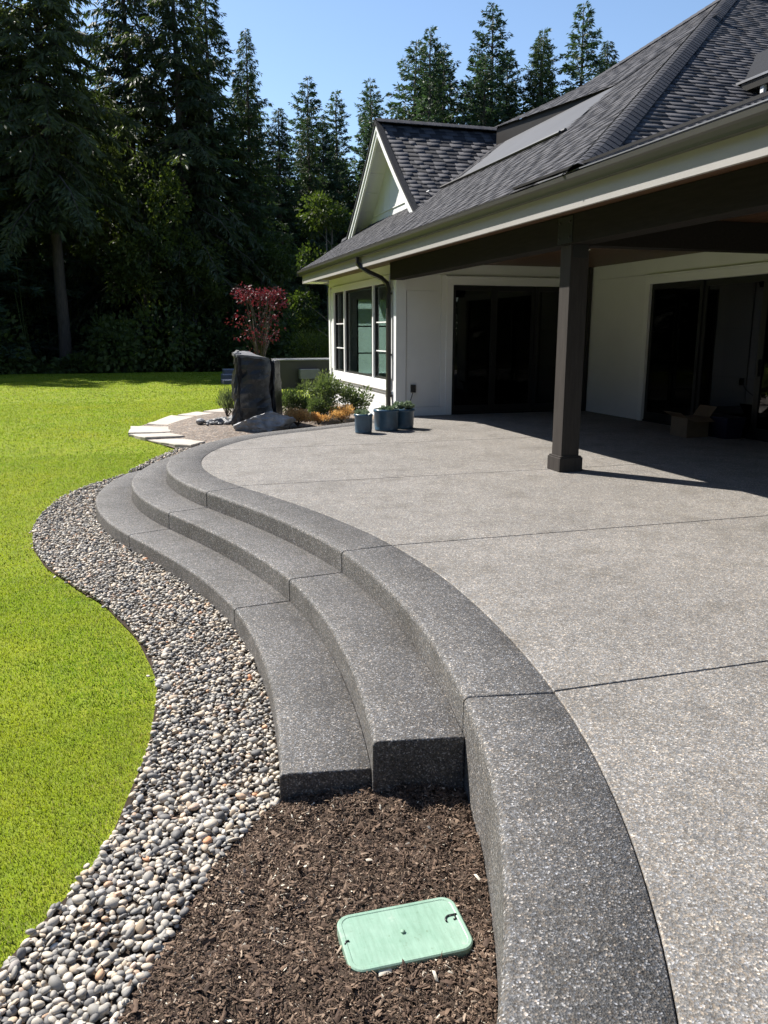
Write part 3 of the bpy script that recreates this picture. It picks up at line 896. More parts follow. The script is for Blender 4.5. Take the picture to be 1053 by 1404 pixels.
def sliding_door(axis, a0, a1, z1, fixed, npan, mat_glass):
    """axis 'x' runs along X at Y=fixed, 'y' runs along Y at X=fixed"""
    d = empty('sliding_door', (0.5 * (a0 + a1), fixed, 0) if axis == 'x' else (fixed, 0.5 * (a0 + a1), 0))
    d.parent = house; d.matrix_parent_inverse = Matrix.Translation(-WLOC['house'])
    def B(name, mat, u0, u1, n0, n1, z0, zz, bev=0.0):
        if axis == 'x':
            return bx(name, mat, d, u0, u1, fixed + n0, fixed + n1, z0, zz, bev)
        return bx(name, mat, d, fixed + n0, fixed + n1, u0, u1, z0, zz, bev)
    cw = 0.13
    B('casing', 'trim', a0 - cw, a0, -0.035, 0.02, 0.0, z1 + cw)
    B('casing', 'trim', a1, a1 + cw, -0.035, 0.02, 0.0, z1 + cw)
    B('casing', 'trim', a0, a1, -0.035, 0.02, z1, z1 + cw)
    B('head_cap', 'trim', a0 - cw - 0.02, a1 + cw + 0.02, -0.055, 0.02, z1 + cw + 0.002, z1 + cw + 0.03)
    B('threshold', 'dframe', a0, a1, 0.0, 0.14, 0.0, 0.03)
    w = (a1 - a0) / npan
    for k in range(npan):
        u0, u1 = a0 + k * w, a0 + (k + 1) * w
        n0 = 0.05 if k % 2 else 0.02
        fr = MB(); s = 0.075
        rects = ((u0, u0 + s, 0.032, z1 - 0.002), (u1 - s, u1, 0.032, z1 - 0.002), (u0 + s, u1 - s, 0.032, 0.17), (u0 + s, u1 - s, z1 - 0.1, z1 - 0.002))
        for (p, q, r0, r1) in rects:
            if axis == 'x':
                fr.box(p + 0.001, q - 0.001, fixed + n0, fixed + n0 + 0.045, r0, r1)
            else:
                fr.box(fixed + n0, fixed + n0 + 0.045, p + 0.001, q - 0.001, r0, r1)
        fr.build('panel_frame', 'dframe', d)
        B('pane', mat_glass, u0 + s, u1 - s, n0 + 0.018, n0 + 0.026, 0.17, z1 - 0.1)
        for zz in (0.9, 1.65):
            B('glazing_bar', 'dframe', u0 + s, u1 - s, n0 + 0.027, n0 + 0.036, zz - 0.011, zz + 0.011)
    B('handle', 'black', a0 + w - 0.05, a0 + w - 0.025, -0.02, 0.02, 0.95, 1.2)
    return d
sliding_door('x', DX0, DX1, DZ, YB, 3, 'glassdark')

# --- porch side wall (faces -X)
CY0, CY1, CZ = 8.75, 12.92, 2.43
wc = MB()
wc.box(XC + 0.02, XC + 0.15, CY1, YB + 0.018, WB, 3.1).box(XC + 0.02, XC + 0.15, 8.0, CY0, WB, 3.1).box(XC + 0.02, XC + 0.15, CY0, CY1, CZ, 3.1)
wC = wc.build('wall', 'white', house)
bx('siding_panel', 'white', wC, XC - 0.002, XC + 0.018, CY1 + 0.135, YB - 0.01, 0.0, 2.60)
bx('siding_panel', 'white', wC, XC - 0.002, XC + 0.018, 8.0, YB - 0.01, 2.604, CEIL - 0.004)
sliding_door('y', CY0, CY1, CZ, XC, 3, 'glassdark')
bx('corner_downspout', 'bronze', house, XC - 0.105, XC - 0.02, YB - 0.13, YB - 0.045, 0.0, CEIL - 0.01, 0.008)

# --- the rest of the shell
shell = MB()
shell.box(XC + 0.16, 16.0, 8.0, 8.15, WB, 3.1)
shell.box(16.0, 16.15, 8.0, 20.5, WB, 3.1)
NX0, NX1, NZ0, NZ1 = 5.52, 6.75, 0.55, 2.40
shell.box(XW + 0.165, NX0, 20.35, 20.5, WB, 3.1).box(NX1, 16.0, 20.35, 20.5, WB, 3.1).box(NX0, NX1, 20.35, 20.5, WB, NZ0).box(NX0, NX1, 20.35, 20.5, NZ1, 3.1)
shell.build('rear_wall', 'white', house)
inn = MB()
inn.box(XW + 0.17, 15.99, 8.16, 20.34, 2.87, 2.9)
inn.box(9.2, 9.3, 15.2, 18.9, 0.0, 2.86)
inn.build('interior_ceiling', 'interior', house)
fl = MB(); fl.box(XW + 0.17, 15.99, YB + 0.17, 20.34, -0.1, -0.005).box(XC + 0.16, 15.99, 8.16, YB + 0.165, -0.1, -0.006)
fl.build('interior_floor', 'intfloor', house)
nw = MB()
nw.box(NX0, NX1, 20.42, 20.425, NZ0, NZ1)
nwin = nw.build('rear_daylight_panel', 'daylight_panel', house)  # translucent panel added to glow in sunlight, standing in for the bright view
for xx in (5.52, 5.92, 6.33, 6.70):
    bx('glazing_bar', 'dframe', nwin, xx, xx + 0.04, 20.37, 20.40, NZ0, NZ1)
for zz in (1.05, 1.72):
    bx('glazing_bar', 'dframe', nwin, NX0 + 0.001, NX1 - 0.001, 20.372, 20.398, zz, zz + 0.035)
# a table and stools just inside the doors
tb = empty('dining_table', (7.3, 17.0, 0.0), 'dark dining table seen dimly through the tall glass doors', 'table')
bx('tabletop', 'intfloor', tb, 6.4, 8.3, 16.5, 17.5, 0.72, 0.76, 0.005)
for a in (6.5, 8.14):
    for b in (16.58, 17.36):
        bx('leg', 'intfloor', tb, a, a + 0.07, b, b + 0.07, 0.0, 0.72)

# --- ceiling of the porch, fascia, gutter, beams, post
ceil = MB().box(XE + 0.09, XC - 0.001, 2.95, YB - 0.001, CEIL + 0.022, CEIL + 0.06).build('ceiling', 'cedar', house)
for k in range(33):
    x0 = 4.40 + 0.138 * k
    bx('ceiling_plank', 'cedar', ceil, x0, min(x0 + 0.134, XC - 0.004), 2.96, (YB - 0.005) if x0 > XW else YB + 5.4, CEIL, CEIL + 0.02)
bx('fascia', 'fascia', house, XE + 0.03, XE + 0.07, 2.9, 21.15, 2.80, 3.12)
bx('fascia_trim', 'fascia', house, XE + 0.012, XE + 0.028, 2.9, 21.15, 3.00, 3.12)
# eave end at the far corner
bx('eave_return', 'fascia', house, XE + 0.03, XW + 0.6, 21.152, 21.19, 2.80, 3.12)
bx('soffit', 'trim', house, XE + 0.072, XW - 0.03, 20.53, 21.148, 2.81, 2.83)
# gutter: open trough profile
def extrude_y(name, prof, y0, y1, mat, parent):
    mb = MB(); mb.loft([[(x, y0, z) for x, z in prof], [(x, y1, z) for x, z in prof]])
    return mb.build(name, mat, parent)
gp = [(XE + 0.01, 3.10), (XE + 0.01, 2.985), (XE - 0.045, 2.985), (XE - 0.052, 3.01), (XE - 0.072, 3.045), (XE - 0.088, 3.06), (XE - 0.095, 3.10), (XE - 0.085, 3.103), (XE - 0.076, 3.10), (XE - 0.07, 3.065),
      (XE - 0.045, 3.035), (XE - 0.038, 2.995), (XE + 0.003, 2.995), (XE + 0.003, 3.10)]
gutter = extrude_y('gutter', gp, 2.9, 21.25, 'gutter', house)
bx('gutter_end_cap', 'gutter', gutter, XE - 0.094, XE + 0.009, 21.251, 21.256, 2.988, 3.099)
extrude_y('drip_edge', [(XE - 0.03, 3.128), (XE - 0.03, 3.136), (XE + 0.12, 3.166), (XE + 0.12, 3.158)], 8.95, 21.3, 'gutter', house)
# downspout at the window corner
ds = MB()
def rect_sweep(mb, pts, w, d):
    """rectangular pipe swept through points in the YZ/XZ plane"""
    rings = []
    P = [Vector(p) for p in pts]
    for i, p in enumerate(P):
        dr = (P[min(i + 1, len(P) - 1)] - P[max(i - 1, 0)]).normalized()
        side = Vector((0, 1, 0))
        side = (side - dr * side.dot(dr)).normalized()
        nrm = dr.cross(side).normalized()
        rings.append([tuple(p + side * sa * w + nrm * sb * d) for sa, sb in ((-1, -1), (1, -1), (1, 1), (-1, 1))])
    mb.loft(rings)
rect_sweep(ds, [(XE - 0.03, 15.6, 2.99), (XE - 0.03, 15.58, 2.88), (XE + 0.02, 15.53, 2.80), (XE + 0.14, 15.46, 2.72), (XE + 0.38, 15.36, 2.60), (XW - 0.10, 15.30, 2.50), (XW - 0.075, 15.29, 2.40), (XW - 0.075, 15.29, 0.06), (XW - 0.10, 15.29, 0.01)], 0.045, 0.035)
dspt = ds.build('downspout', 'bronze', house)
for zz in (2.3, 1.15, 0.35):
    bx('strap', 'bronze', dspt, XW - 0.115, XW - 0.02, 15.235, 15.345, zz, zz + 0.035)

# beams
beam = MB().box(4.70, 4.96, 2.95, 14.96, 2.545, CEIL - 0.003).build('beam', 'beamwood', house, bevel=0.006)
for yy in (3.4, 8.45):
    bx('cross_beam', 'beamwood', house, 4.965, XC - 0.004, yy - 0.12, yy + 0.12, 2.535, CEIL - 0.004, 0.005)
for yy in (8.45, 3.4):
    post = MB().box(4.715, 4.945, yy - 0.115, yy + 0.115, 0.17, 2.542).build('post', 'darkwood', house, bevel=0.006)
    bx('plinth', 'darkwood', post, 4.68, 4.98, yy - 0.15, yy + 0.15, 0.0, 0.165, 0.006)
    bx('plinth_cap', 'darkwood', post, 4.693, 4.967, yy - 0.137, yy + 0.137, 0.166, 0.182, 0.003)
    pl = bx('beam_bracket', 'black', beam, 4.692, 4.699, yy - 0.16, yy + 0.16, 2.56, 2.84)
    for dy in (-0.11, 0.11):
        for zz in (2.62, 2.78):
            MB().tube([(4.678, yy + dy, zz), (4.694, yy + dy, zz)], 0.013, 6).build('bolt', 'steel', beam)
    bx('post_cap_bracket', 'black', beam, 4.74, 4.92, yy - 0.121, yy - 0.1155, 2.40, 2.70)
for (lx, ly) in ((7.42, 10.97), (6.91, 11.75)):
    l = MB().tube([(lx, ly, CEIL - 0.012), (lx, ly, CEIL - 0.001)], 0.07, 16).build('downlight', 'trim', house)
    MB().tube([(lx, ly, CEIL - 0.016), (lx, ly, CEIL - 0.0125)], 0.05, 16).build('downlight_lens', 'lamp', l)
# outlet box
ob = bx('outlet_box', 'outletp', house, 5.13, 5.23, YB - 0.05, YB - 0.003, 0.45, 0.60, 0.008)

# ------------------------------------------------------------------ roof
roof = MB()
def P3(x, y, z):
    return (float(x), float(y), float(z))
ss = [0.0, 0.5, DD]
XRG = 17.5
# structural deck (just below the shingles)
dk = 0.03
roof.add([P3(XE + s, y, zr(s) - dk) for s in (0.02, 0.5) for y in (YN + s, 21.19)], [(0, 1, 3, 2)])
# near face deck
roof.add([P3(x, YN + s, zr(s) - dk) for s in (0.02, 0.5, DD) for x in (XE + s, XRG)], [(0, 1, 3, 2), (2, 3, 5, 4)])
# far face deck
roof.add([P3(x, YF - s, zr(s) - dk) for s in (1.15, DD) for x in (XE + s, XRG)], [(0, 1, 3, 2)])
# gable end on the hidden side
roof.add([P3(XRG, YN, zr(0) - dk), P3(XRG, YF, zr(0) - dk), P3(XRG, YN + DD, zr(DD) - dk)], [(0, 1, 2)])
roof_o = roof.build('roof', 'underlay', house)
PANEL = [(6.32, 16.0), (6.32, 11.6), (8.05, 12.95), (8.05, 17.3)]       # pale membrane patch (x, y)
def tri_area_ok(x, y):
    return not in_poly(np.array([x]), np.array([y]), PANEL)[0]
dpl = MB()
for a, b in ((0.5, DD),):
    k_ = YF - 21.19
    dpl.add([P3(XE + a, YN + a, zr(a) - dk), P3(XE + a, 21.19, zr(a) - dk), P3(XE + k_, 21.19, zr(k_) - dk), P3(XE + b, YF - b, zr(b) - dk), P3(XE + b, YN + b - 0.001, zr(b) - dk)], [(0, 1, 2, 3, 4)])
dpl.build('deck', 'underlay', roof_o)
def on_roof(x, y, h=0.0):
    return (x, y, float(zr(x - XE)) + h)
pm_ = MB()
mq = [(6.32, 15.98), (6.32, 11.62), (8.04, 12.95), (8.04, 17.28)]
pm_.loft([[on_roof(x, y, -0.02) for x, y in mq], [on_roof(x, y, 0.004) for x, y in mq]])
mem = pm_.build('membrane_panel', 'membrane', roof_o)
# raised upper course with a dark fascia, tapering to nothing at its near end
UY0, UY1, UXF, UH = 12.9, 17.75, 8.05, 0.40
fm = MB()
fm.loft([[(UXF, UY0, on_roof(UXF, 0, -0.02)[2]), (UXF + 0.04, UY0, on_roof(UXF, 0, -0.02)[2]), (UXF + 0.04, UY0, on_roof(UXF, 0, 0.03)[2]), (UXF, UY0, on_roof(UXF, 0, 0.03)[2])],
         [(UXF, UY1, on_roof(UXF, 0, -0.02)[2]), (UXF + 0.04, UY1, on_roof(UXF, 0, -0.02)[2]), (UXF + 0.04, UY1, on_roof(UXF, 0, UH - 0.03)[2]), (UXF, UY1, on_roof(UXF, 0, UH - 0.03)[2])]])
fm.build('upper_fascia', 'bronze', roof_o)
for dz, dx in ((0.03, -0.03), (0.05, -0.12)):
    MB().tube([(6.32 + dx, 11.45, zlo_ + dz + 0.668 * dx) for zlo_ in (float(zr(2.04)),)] + [(6.32 + dx, 16.3, float(zr(2.04)) + dz + 0.668 * dx)], 0.028, 6).build('snow_rail', 'bronze', roof_o)

def shingle_face(fpos, s_max, urange, seed, skip=None, expo=0.135, tabw=(0.12, 0.4), gap=(0.06, 0.2), ustep=0.6):
    """returns list of (corner verts 8, tone) for tabs and base strips; fpos(u, s, h) -> xyz"""
    rng = random.Random(seed)
    base, tabs = [], []
    n = int(s_max / expo)
    for r in range(n + 1):
        s0 = r * expo; s1 = min(s0 + expo * 1.12, s_max)
        if s1 - s0 < 0.03:
            continue
        lo, hi = urange(s0 + 0.4 * expo)
        if hi - lo < 0.1:
            continue
        u = lo
        while u < hi - 1e-6:
            u1 = min(u + ustep, hi)
            if skip is None or not skip(0.5 * (u + u1), s0 + 0.5 * expo):
                base.append((u, u1, s0, s1, 0.004, 0.0, rng.random() * 0.12))  # dark tone holds the printed band plus the shadow in tab gaps
            u = u1
        u = lo + rng.uniform(0, 0.25)
        while u < hi - 0.05:
            u1 = min(u + rng.uniform(*tabw), hi)
            if skip is None or not skip(0.5 * (u + u1), s0 + 0.5 * expo):
                tabs.append((u, u1, s0, s0 + expo * 1.0, 0.007, 0.003, 0.45 + 0.5 * rng.random()))
            u = u1 + rng.uniform(*gap)
    def verts(q):
        u0, u1, a, b, hf, hb, tn = q
        return [fpos(u0, a, -0.004), fpos(u1, a, -0.004), fpos(u1, b, -0.004), fpos(u0, b, -0.004), fpos(u0, a, hf), fpos(u1, a, hf), fpos(u1, b, hb), fpos(u0, b, hb)]
    return [(verts(q), q[6]) for q in base], [(verts(q), q[6]) for q in tabs]
BOXF = np.array([(4, 5, 6, 7), (0, 1, 5, 4), (1, 2, 6, 5), (3, 0, 4, 7), (2, 3, 7, 6)])
def shingles_obj(name, items, parent, mat='shingles'):
    V = np.array([v for it in items for v in it[0]], float)
    F = (BOXF[None] + (np.arange(len(items)) * 8)[:, None, None]).reshape(-1, 4)
    T = np.repeat(np.array([it[1] for it in items]), 8)
    return np_mesh(name, V, F, mat, parent, T)
cs = 1 / math.hypot(1, 0.668)
def f_end(u, s, h):       # faces -X; u = Y
    s_ = s * 0.832
    return (XE + s_ - h * 0.55, u, float(zr(s_)) + h * 0.83)
def f_near(u, s, h):      # faces -Y; u = X
    s_ = s * 0.832
    return (u, YN + s_ - h * 0.55, float(zr(s_)) + h * 0.83)
smx = DD / 0.832
def skip_end(u, s):
    x = XE + s * 0.832
    return not tri_area_ok(x, u)
eb, et = shingle_face(f_end, smx, lambda s: (YN + s * 0.832, min(21.22, YF - s * 0.832)), 3, skip_end, ustep=0.3)
nbx, ntb = shingle_face(f_near, smx, lambda s: (XE + s * 0.832, XRG), 4)
tag(shingles_obj('shingle_courses', eb + et, roof_o), 'grey shingles on the slope above the long gutter', kind='stuff')
# near slope: the 300 tabs that show largest are single shingles
def scr(p):
    rel = np.array(p) - np.array([0, 0, 1.6]); d = rel @ fw
    return 526.5 + 1110 * (rel @ rt) / d, 702 - 1110 * (rel @ upv) / d, d
def sc_tab(it):
    c = np.mean(np.array(it[0]), axis=0); u, v, d = scr(c)
    if not (0 < u < 1053 and 0 < v < 1404):
        return 0
    a = [scr(p)[:2] for p in it[0][4:8]]
    ar = 0.5 * abs(sum(a[i][0] * a[(i + 1) % 4][1] - a[(i + 1) % 4][0] * a[i][1] for i in range(4)))
    return ar
sco = sorted(range(len(ntb)), key=lambda i: -sc_tab(ntb[i]))
best = set(sco[:300])
tag(shingles_obj('shingle_courses', nbx + [ntb[i] for i in range(len(ntb)) if i not in best], roof_o), 'dark shingles on the slope facing the patio', kind='stuff')
for i in sorted(best):
    V = np.array(ntb[i][0])
    c = V.mean(0)
    o = np_mesh('shingle', V - c, BOXF, 'shingle', roof_o)
    o.location = Vector(c)
def f_up(u, s, h):
    x = UXF - 0.06 + s
    lift = UH * (u - UY0) / (UY1 - UY0) * max(0.0, 1 - s / 2.0)
    return (x, u, float(zr(x - XE)) + lift + h + 0.012)
ub, ut = shingle_face(f_up, 2.0, lambda s: (UY0, min(UY1 + 0.2, YF - (UXF - 0.06 + s - XE))), 8, None, expo=0.125, ustep=0.3)
tag(shingles_obj('shingle_courses', ub + ut, roof_o), 'grey shingles on the raised strip above the pale patch', kind='stuff')
# hip and ridge caps
capm = MB()
prof = [(-0.17, -0.075), (-0.11, -0.03), (-0.05, 0.012), (0, 0.026), (0.05, 0.012), (0.11, -0.03), (0.17, -0.075)]
rings = []
for t, lift in ((-0.02, 0.009), (0.21, 0.0)):
    rings.append([(w, t, h + lift) for w, h in prof] + [(w, t, h + lift - 0.008) for w, h in prof[::-1]])
capm.loft(rings)
cap_me = bpy.data.meshes.new('ridge_cap')
cap_me.from_pydata(capm.v, [], capm.f); fix(cap_me); cap_me.materials.append(M['shingle'])
def caps(p_of_t, length, spacing=0.15):
    n = int(length / spacing)
    for k in range(n):
        a, b = Vector(p_of_t(k * spacing)), Vector(p_of_t(k * spacing + 0.05))
        d = (b - a).normalized(); side = d.cross(Vector((0, 0, 1))).normalized(); up = side.cross(d)
        m = Matrix((side, d, up)).transposed().to_4x4(); m.translation = a + up * 0.025
        o = bpy.data.objects.new('ridge_cap', cap_me)
        link(o, roof_o)
        o.matrix_local = m
HL = math.sqrt(2 + 0.66 ** 2)
caps(lambda t: (XE + t / HL, YN + t / HL, float(zr(t / HL))), DD * HL)
caps(lambda t: (XE + 1.15 + t / HL, YF - 1.15 - t / HL, float(zr(1.15 + t / HL))), (DD - 1.15) * HL)
caps(lambda t: (XE + DD + t, YN + DD, float(zr(DD)) + 0.01), 4.5)

# flat porch roof in front of the slope, with metal edge
fr_ = MB().box(XE + 0.072, XRG, 2.95, YN + 0.35, 3.0, 3.10).build('porch_roof', 'membrane', house)
extrude_y('edge_flashing', [(XE - 0.02, 3.142), (XE - 0.02, 3.152), (XE + 0.0, 3.158), (XE + 0.12, 3.18), (XE + 0.12, 3.142)], 2.92, 8.3, 'flash', house)
extrude_y('edge_flashing', [(XE + 0.02, 3.19), (XE + 0.02, 3.215), (XE + 0.06, 3.22), (XE + 0.06, 3.19)], 2.92, 9.0, 'bronze', house)

# dormer eave poking out of the near slope at the right
dm = MB()
DXL = 8.32
dm.add([(DXL, 8.6, 4.86), (DXL, 10.6, 4.86), (DXL + 1.3, 8.6, 5.75), (DXL + 1.3, 11.6, 5.75), (DXL, 8.6, 4.94), (DXL, 10.6, 4.94), (DXL + 1.3, 8.6, 5.83), (DXL + 1.3, 11.6, 5.83)],
       [(0, 1, 3, 2), (4, 6, 7, 5), (0, 4, 5, 1), (0, 2, 6, 4), (1, 5, 7, 3), (2, 3, 7, 6)])
dm.add([(DXL + 2.6, 8.6, 4.86), (DXL + 2.6, 10.6, 4.86), (DXL + 2.6, 8.6, 4.94), (DXL + 2.6, 10.6, 4.94), (DXL + 1.301, 8.6, 5.75), (DXL + 1.301, 11.6, 5.75), (DXL + 1.301, 8.6, 5.83), (DXL + 1.301, 11.6, 5.83)],
       [(0, 1, 3, 2), (4, 6, 7, 5), (0, 2, 6, 4), (1, 5, 7, 3)])
dorm = dm.build('dormer_roof', 'underlay', house)
bx('dormer_wall', 'white', house, DXL + 0.35, DXL + 2.25, 9.1, 10.6, 4.3, 4.99)
extrude_y('dormer_gutter', [(DXL - 0.12, 4.90), (DXL - 0.10, 4.80), (DXL + 0.02, 4.80), (DXL + 0.02, 4.90)], 8.6, 10.1, 'gutter', dorm)
extrude_y('dormer_edge', [(DXL - 0.135, 4.905), (DXL - 0.135, 4.935), (DXL + 0.02, 4.965), (DXL + 0.02, 4.942)], 8.58, 10.2, 'flash', dorm)
sp = MB(); rect_sweep(sp, [(DXL - 0.05, 9.75, 4.81), (DXL - 0.05, 9.75, 4.72), (DXL + 0.02, 9.75, 4.64), (DXL + 0.2, 9.75, 4.58)], 0.03, 0.025)
sp.build('outlet_elbow', 'trim', dorm)

# ------------------------------------------------------------------ gable
GX, GY, GZ = 5.5, 18.38, 6.11
def zgab(t):
    t = np.asarray(t, float)
    return GZ - 0.93 * t + 0.035 * t * t
def zt(t):
    return float(zgab(t))
gable = MB()
TN = [0.0, 0.6, 1.2, 1.8, 2.3, 2.75, 3.15]
XB = 9.4
for sgn in (-1, 1):
    for a, b in zip(TN[:-1], TN[1:]):
        gable.add([P3(GX, GY + sgn * a, zt(a) - 0.03), P3(XB, GY + sgn * a, zt(a) - 0.03), P3(XB, GY + sgn * b, zt(b) - 0.03), P3(GX, GY + sgn * b, zt(b) - 0.03)], [(0, 1, 2, 3)])
gab = gable.build('gable_roof', 'underlay', house)
# thin shingle edge over the rake, white rake boards, soffit panels, wall boards
for sgn in (-1, 1):
    for nm, mt, x0, x1, h0, h1 in (('rake_board', 'trim', GX - 0.03, GX + 0.03, -0.22, -0.045), ('rake_trim', 'trim', GX - 0.055, GX - 0.031, -0.13, -0.045), ('rake_shingle_edge', 'underlay', GX - 0.075, GX + 0.05, -0.042, 0.012)):
        mb = MB(); rings = []
        for t in np.linspace(0, 3.1, 22):
            sl = -0.93 + 0.07 * t
            k = math.hypot(1, sl)
            rings.append([(x, GY + sgn * t, zt(t) + h * k) for x, h in ((x0, h0), (x1, h0), (x1, h1), (x0, h1))])
        mb.loft(rings).build(nm, mt, gab)
    edges = np.linspace(0.02, 3.05, 8)
    for a, b in zip(edges[:-1], edges[1:]):
        mb = MB()
        rings = []
        for t in (a + 0.006, 0.5 * (a + b), b - 0.006):
            rings.append([(GX + 0.031, GY + sgn * t, zt(t) - 0.12), (GX + 0.44, GY + sgn * t, zt(t) - 0.12), (GX + 0.44, GY + sgn * t, zt(t) - 0.10), (GX + 0.031, GY + sgn * t, zt(t) - 0.10)])
        mb.loft(rings).build('soffit_panel', 'trim', gab)
GW = GX + 0.42
yb = np.linspace(-3.0, 3.0, 13)
for a, b in zip(yb[:-1], yb[1:]):
    a_, b_ = a + 0.004, b - 0.004
    pts = [(GY + a_, 3.2), (GY + b_, 3.2), (GY + b_, zt(abs(b_)) - 0.11), (GY + a_, zt(abs(a_)) - 0.11)]
    mb = MB(); mb.loft([[(GW, y, z) for y, z in pts], [(GW + 0.03, y, z) for y, z in pts]])
    mb.build('gable_board', 'white', gab)
bx('gable_band', 'trim', gab, GW - 0.02, GW - 0.001, GY - 2.2, GY + 2.2, 4.35, 4.37)
def f_gn(u, s, h):        # near slope, s measured down from the ridge (plan)
    return (u, GY - s, zt(s) + h * 0.75)
def gable_items(sgn):
    rng = random.Random(9 + sgn)
    items = []
    expo = 0.118
    n = int(3.0 / expo)
    for r in range(n):
        t1 = 3.0 - r * expo; t0 = max(t1 - expo * 1.1, 0.0)       # t1 lower edge
        if t0 <= 0:
            continue
        # end where the main roof rises above
        zmid = zt(t0)
        xe = XE + 0.5 + (zmid - ZE - 0.3) / 0.668 + 0.3
        if xe < GX:
            continue
        def vv(u0, u1, hf, hb):
            y1, y0 = GY + sgn * t1, GY + sgn * t0
            return [(u0, y1, zt(t1) - 0.01), (u1, y1, zt(t1) - 0.01), (u1, y0, zt(t0) - 0.01), (u0, y0, zt(t0) - 0.01), (u0, y1, zt(t1) + hf), (u1, y1, zt(t1) + hf), (u1, y0, zt(t0) + hb), (u0, y0, zt(t0) + hb)]
        items.append((vv(GX - 0.06, xe, 0.006, 0.0), rng.random() * 0.12))  # gap shadow and printed band both put into this dark tone
        u = GX - 0.06 + rng.uniform(0, 0.2)
        while u < xe - 0.05:
            u1 = min(u + rng.uniform(0.14, 0.34), xe)
            items.append((vv(u, u1, 0.013, 0.005), 0.45 + 0.5 * rng.random()))
            u = u1 + rng.uniform(0.08, 0.3)
    return items
gi_ = gable_items(-1) + gable_items(1)
tag(shingles_obj('shingle_courses', gi_, gab), 'dark shingles on the small gable', kind='stuff')
n = int((XB - 0.4 - GX) / 0.15)
for k in range(n):
    o = bpy.data.objects.new('ridge_cap', cap_me)
    link(o, gab)
    o.matrix_local = Matrix.Translation((GX - 0.05 + 0.15 * k, GY, GZ + 0.03)) @ Matrix.Rotation(R(-90), 4, 'Z')

# ------------------------------------------------------------------ leaves helper
def leaf_tris(C, D, L, W, rng, roll=True):
    """one slim triangle pair (kite) per leaf: centre C, direction D, length L, width W"""
    n = len(C)
    D = D / (np.linalg.norm(D, axis=1)[:, None] + 1e-9)
    Q = rng.normal(0, 1, (n, 3))
    S = np.cross(D, Q); S /= (np.linalg.norm(S, axis=1)[:, None] + 1e-9)
    L = np.broadcast_to(L, (n,))[:, None]; W = np.broadcast_to(W, (n,))[:, None]
    a = C; b = C + D * L * 0.45 + S * W * 0.5; c = C + D * L; d = C + D * L * 0.45 - S * W * 0.5
    V = np.stack([a, b, c, d], 1).reshape(-1, 3)
    F = (np.array([[0, 1, 2, 3]])[None] + (np.arange(n) * 4)[:, None, None]).reshape(-1, 4)
    return V, F
def unit(rng, n):
    v = rng.normal(0, 1, (n, 3))
    return v / np.linalg.norm(v, axis=1)[:, None]

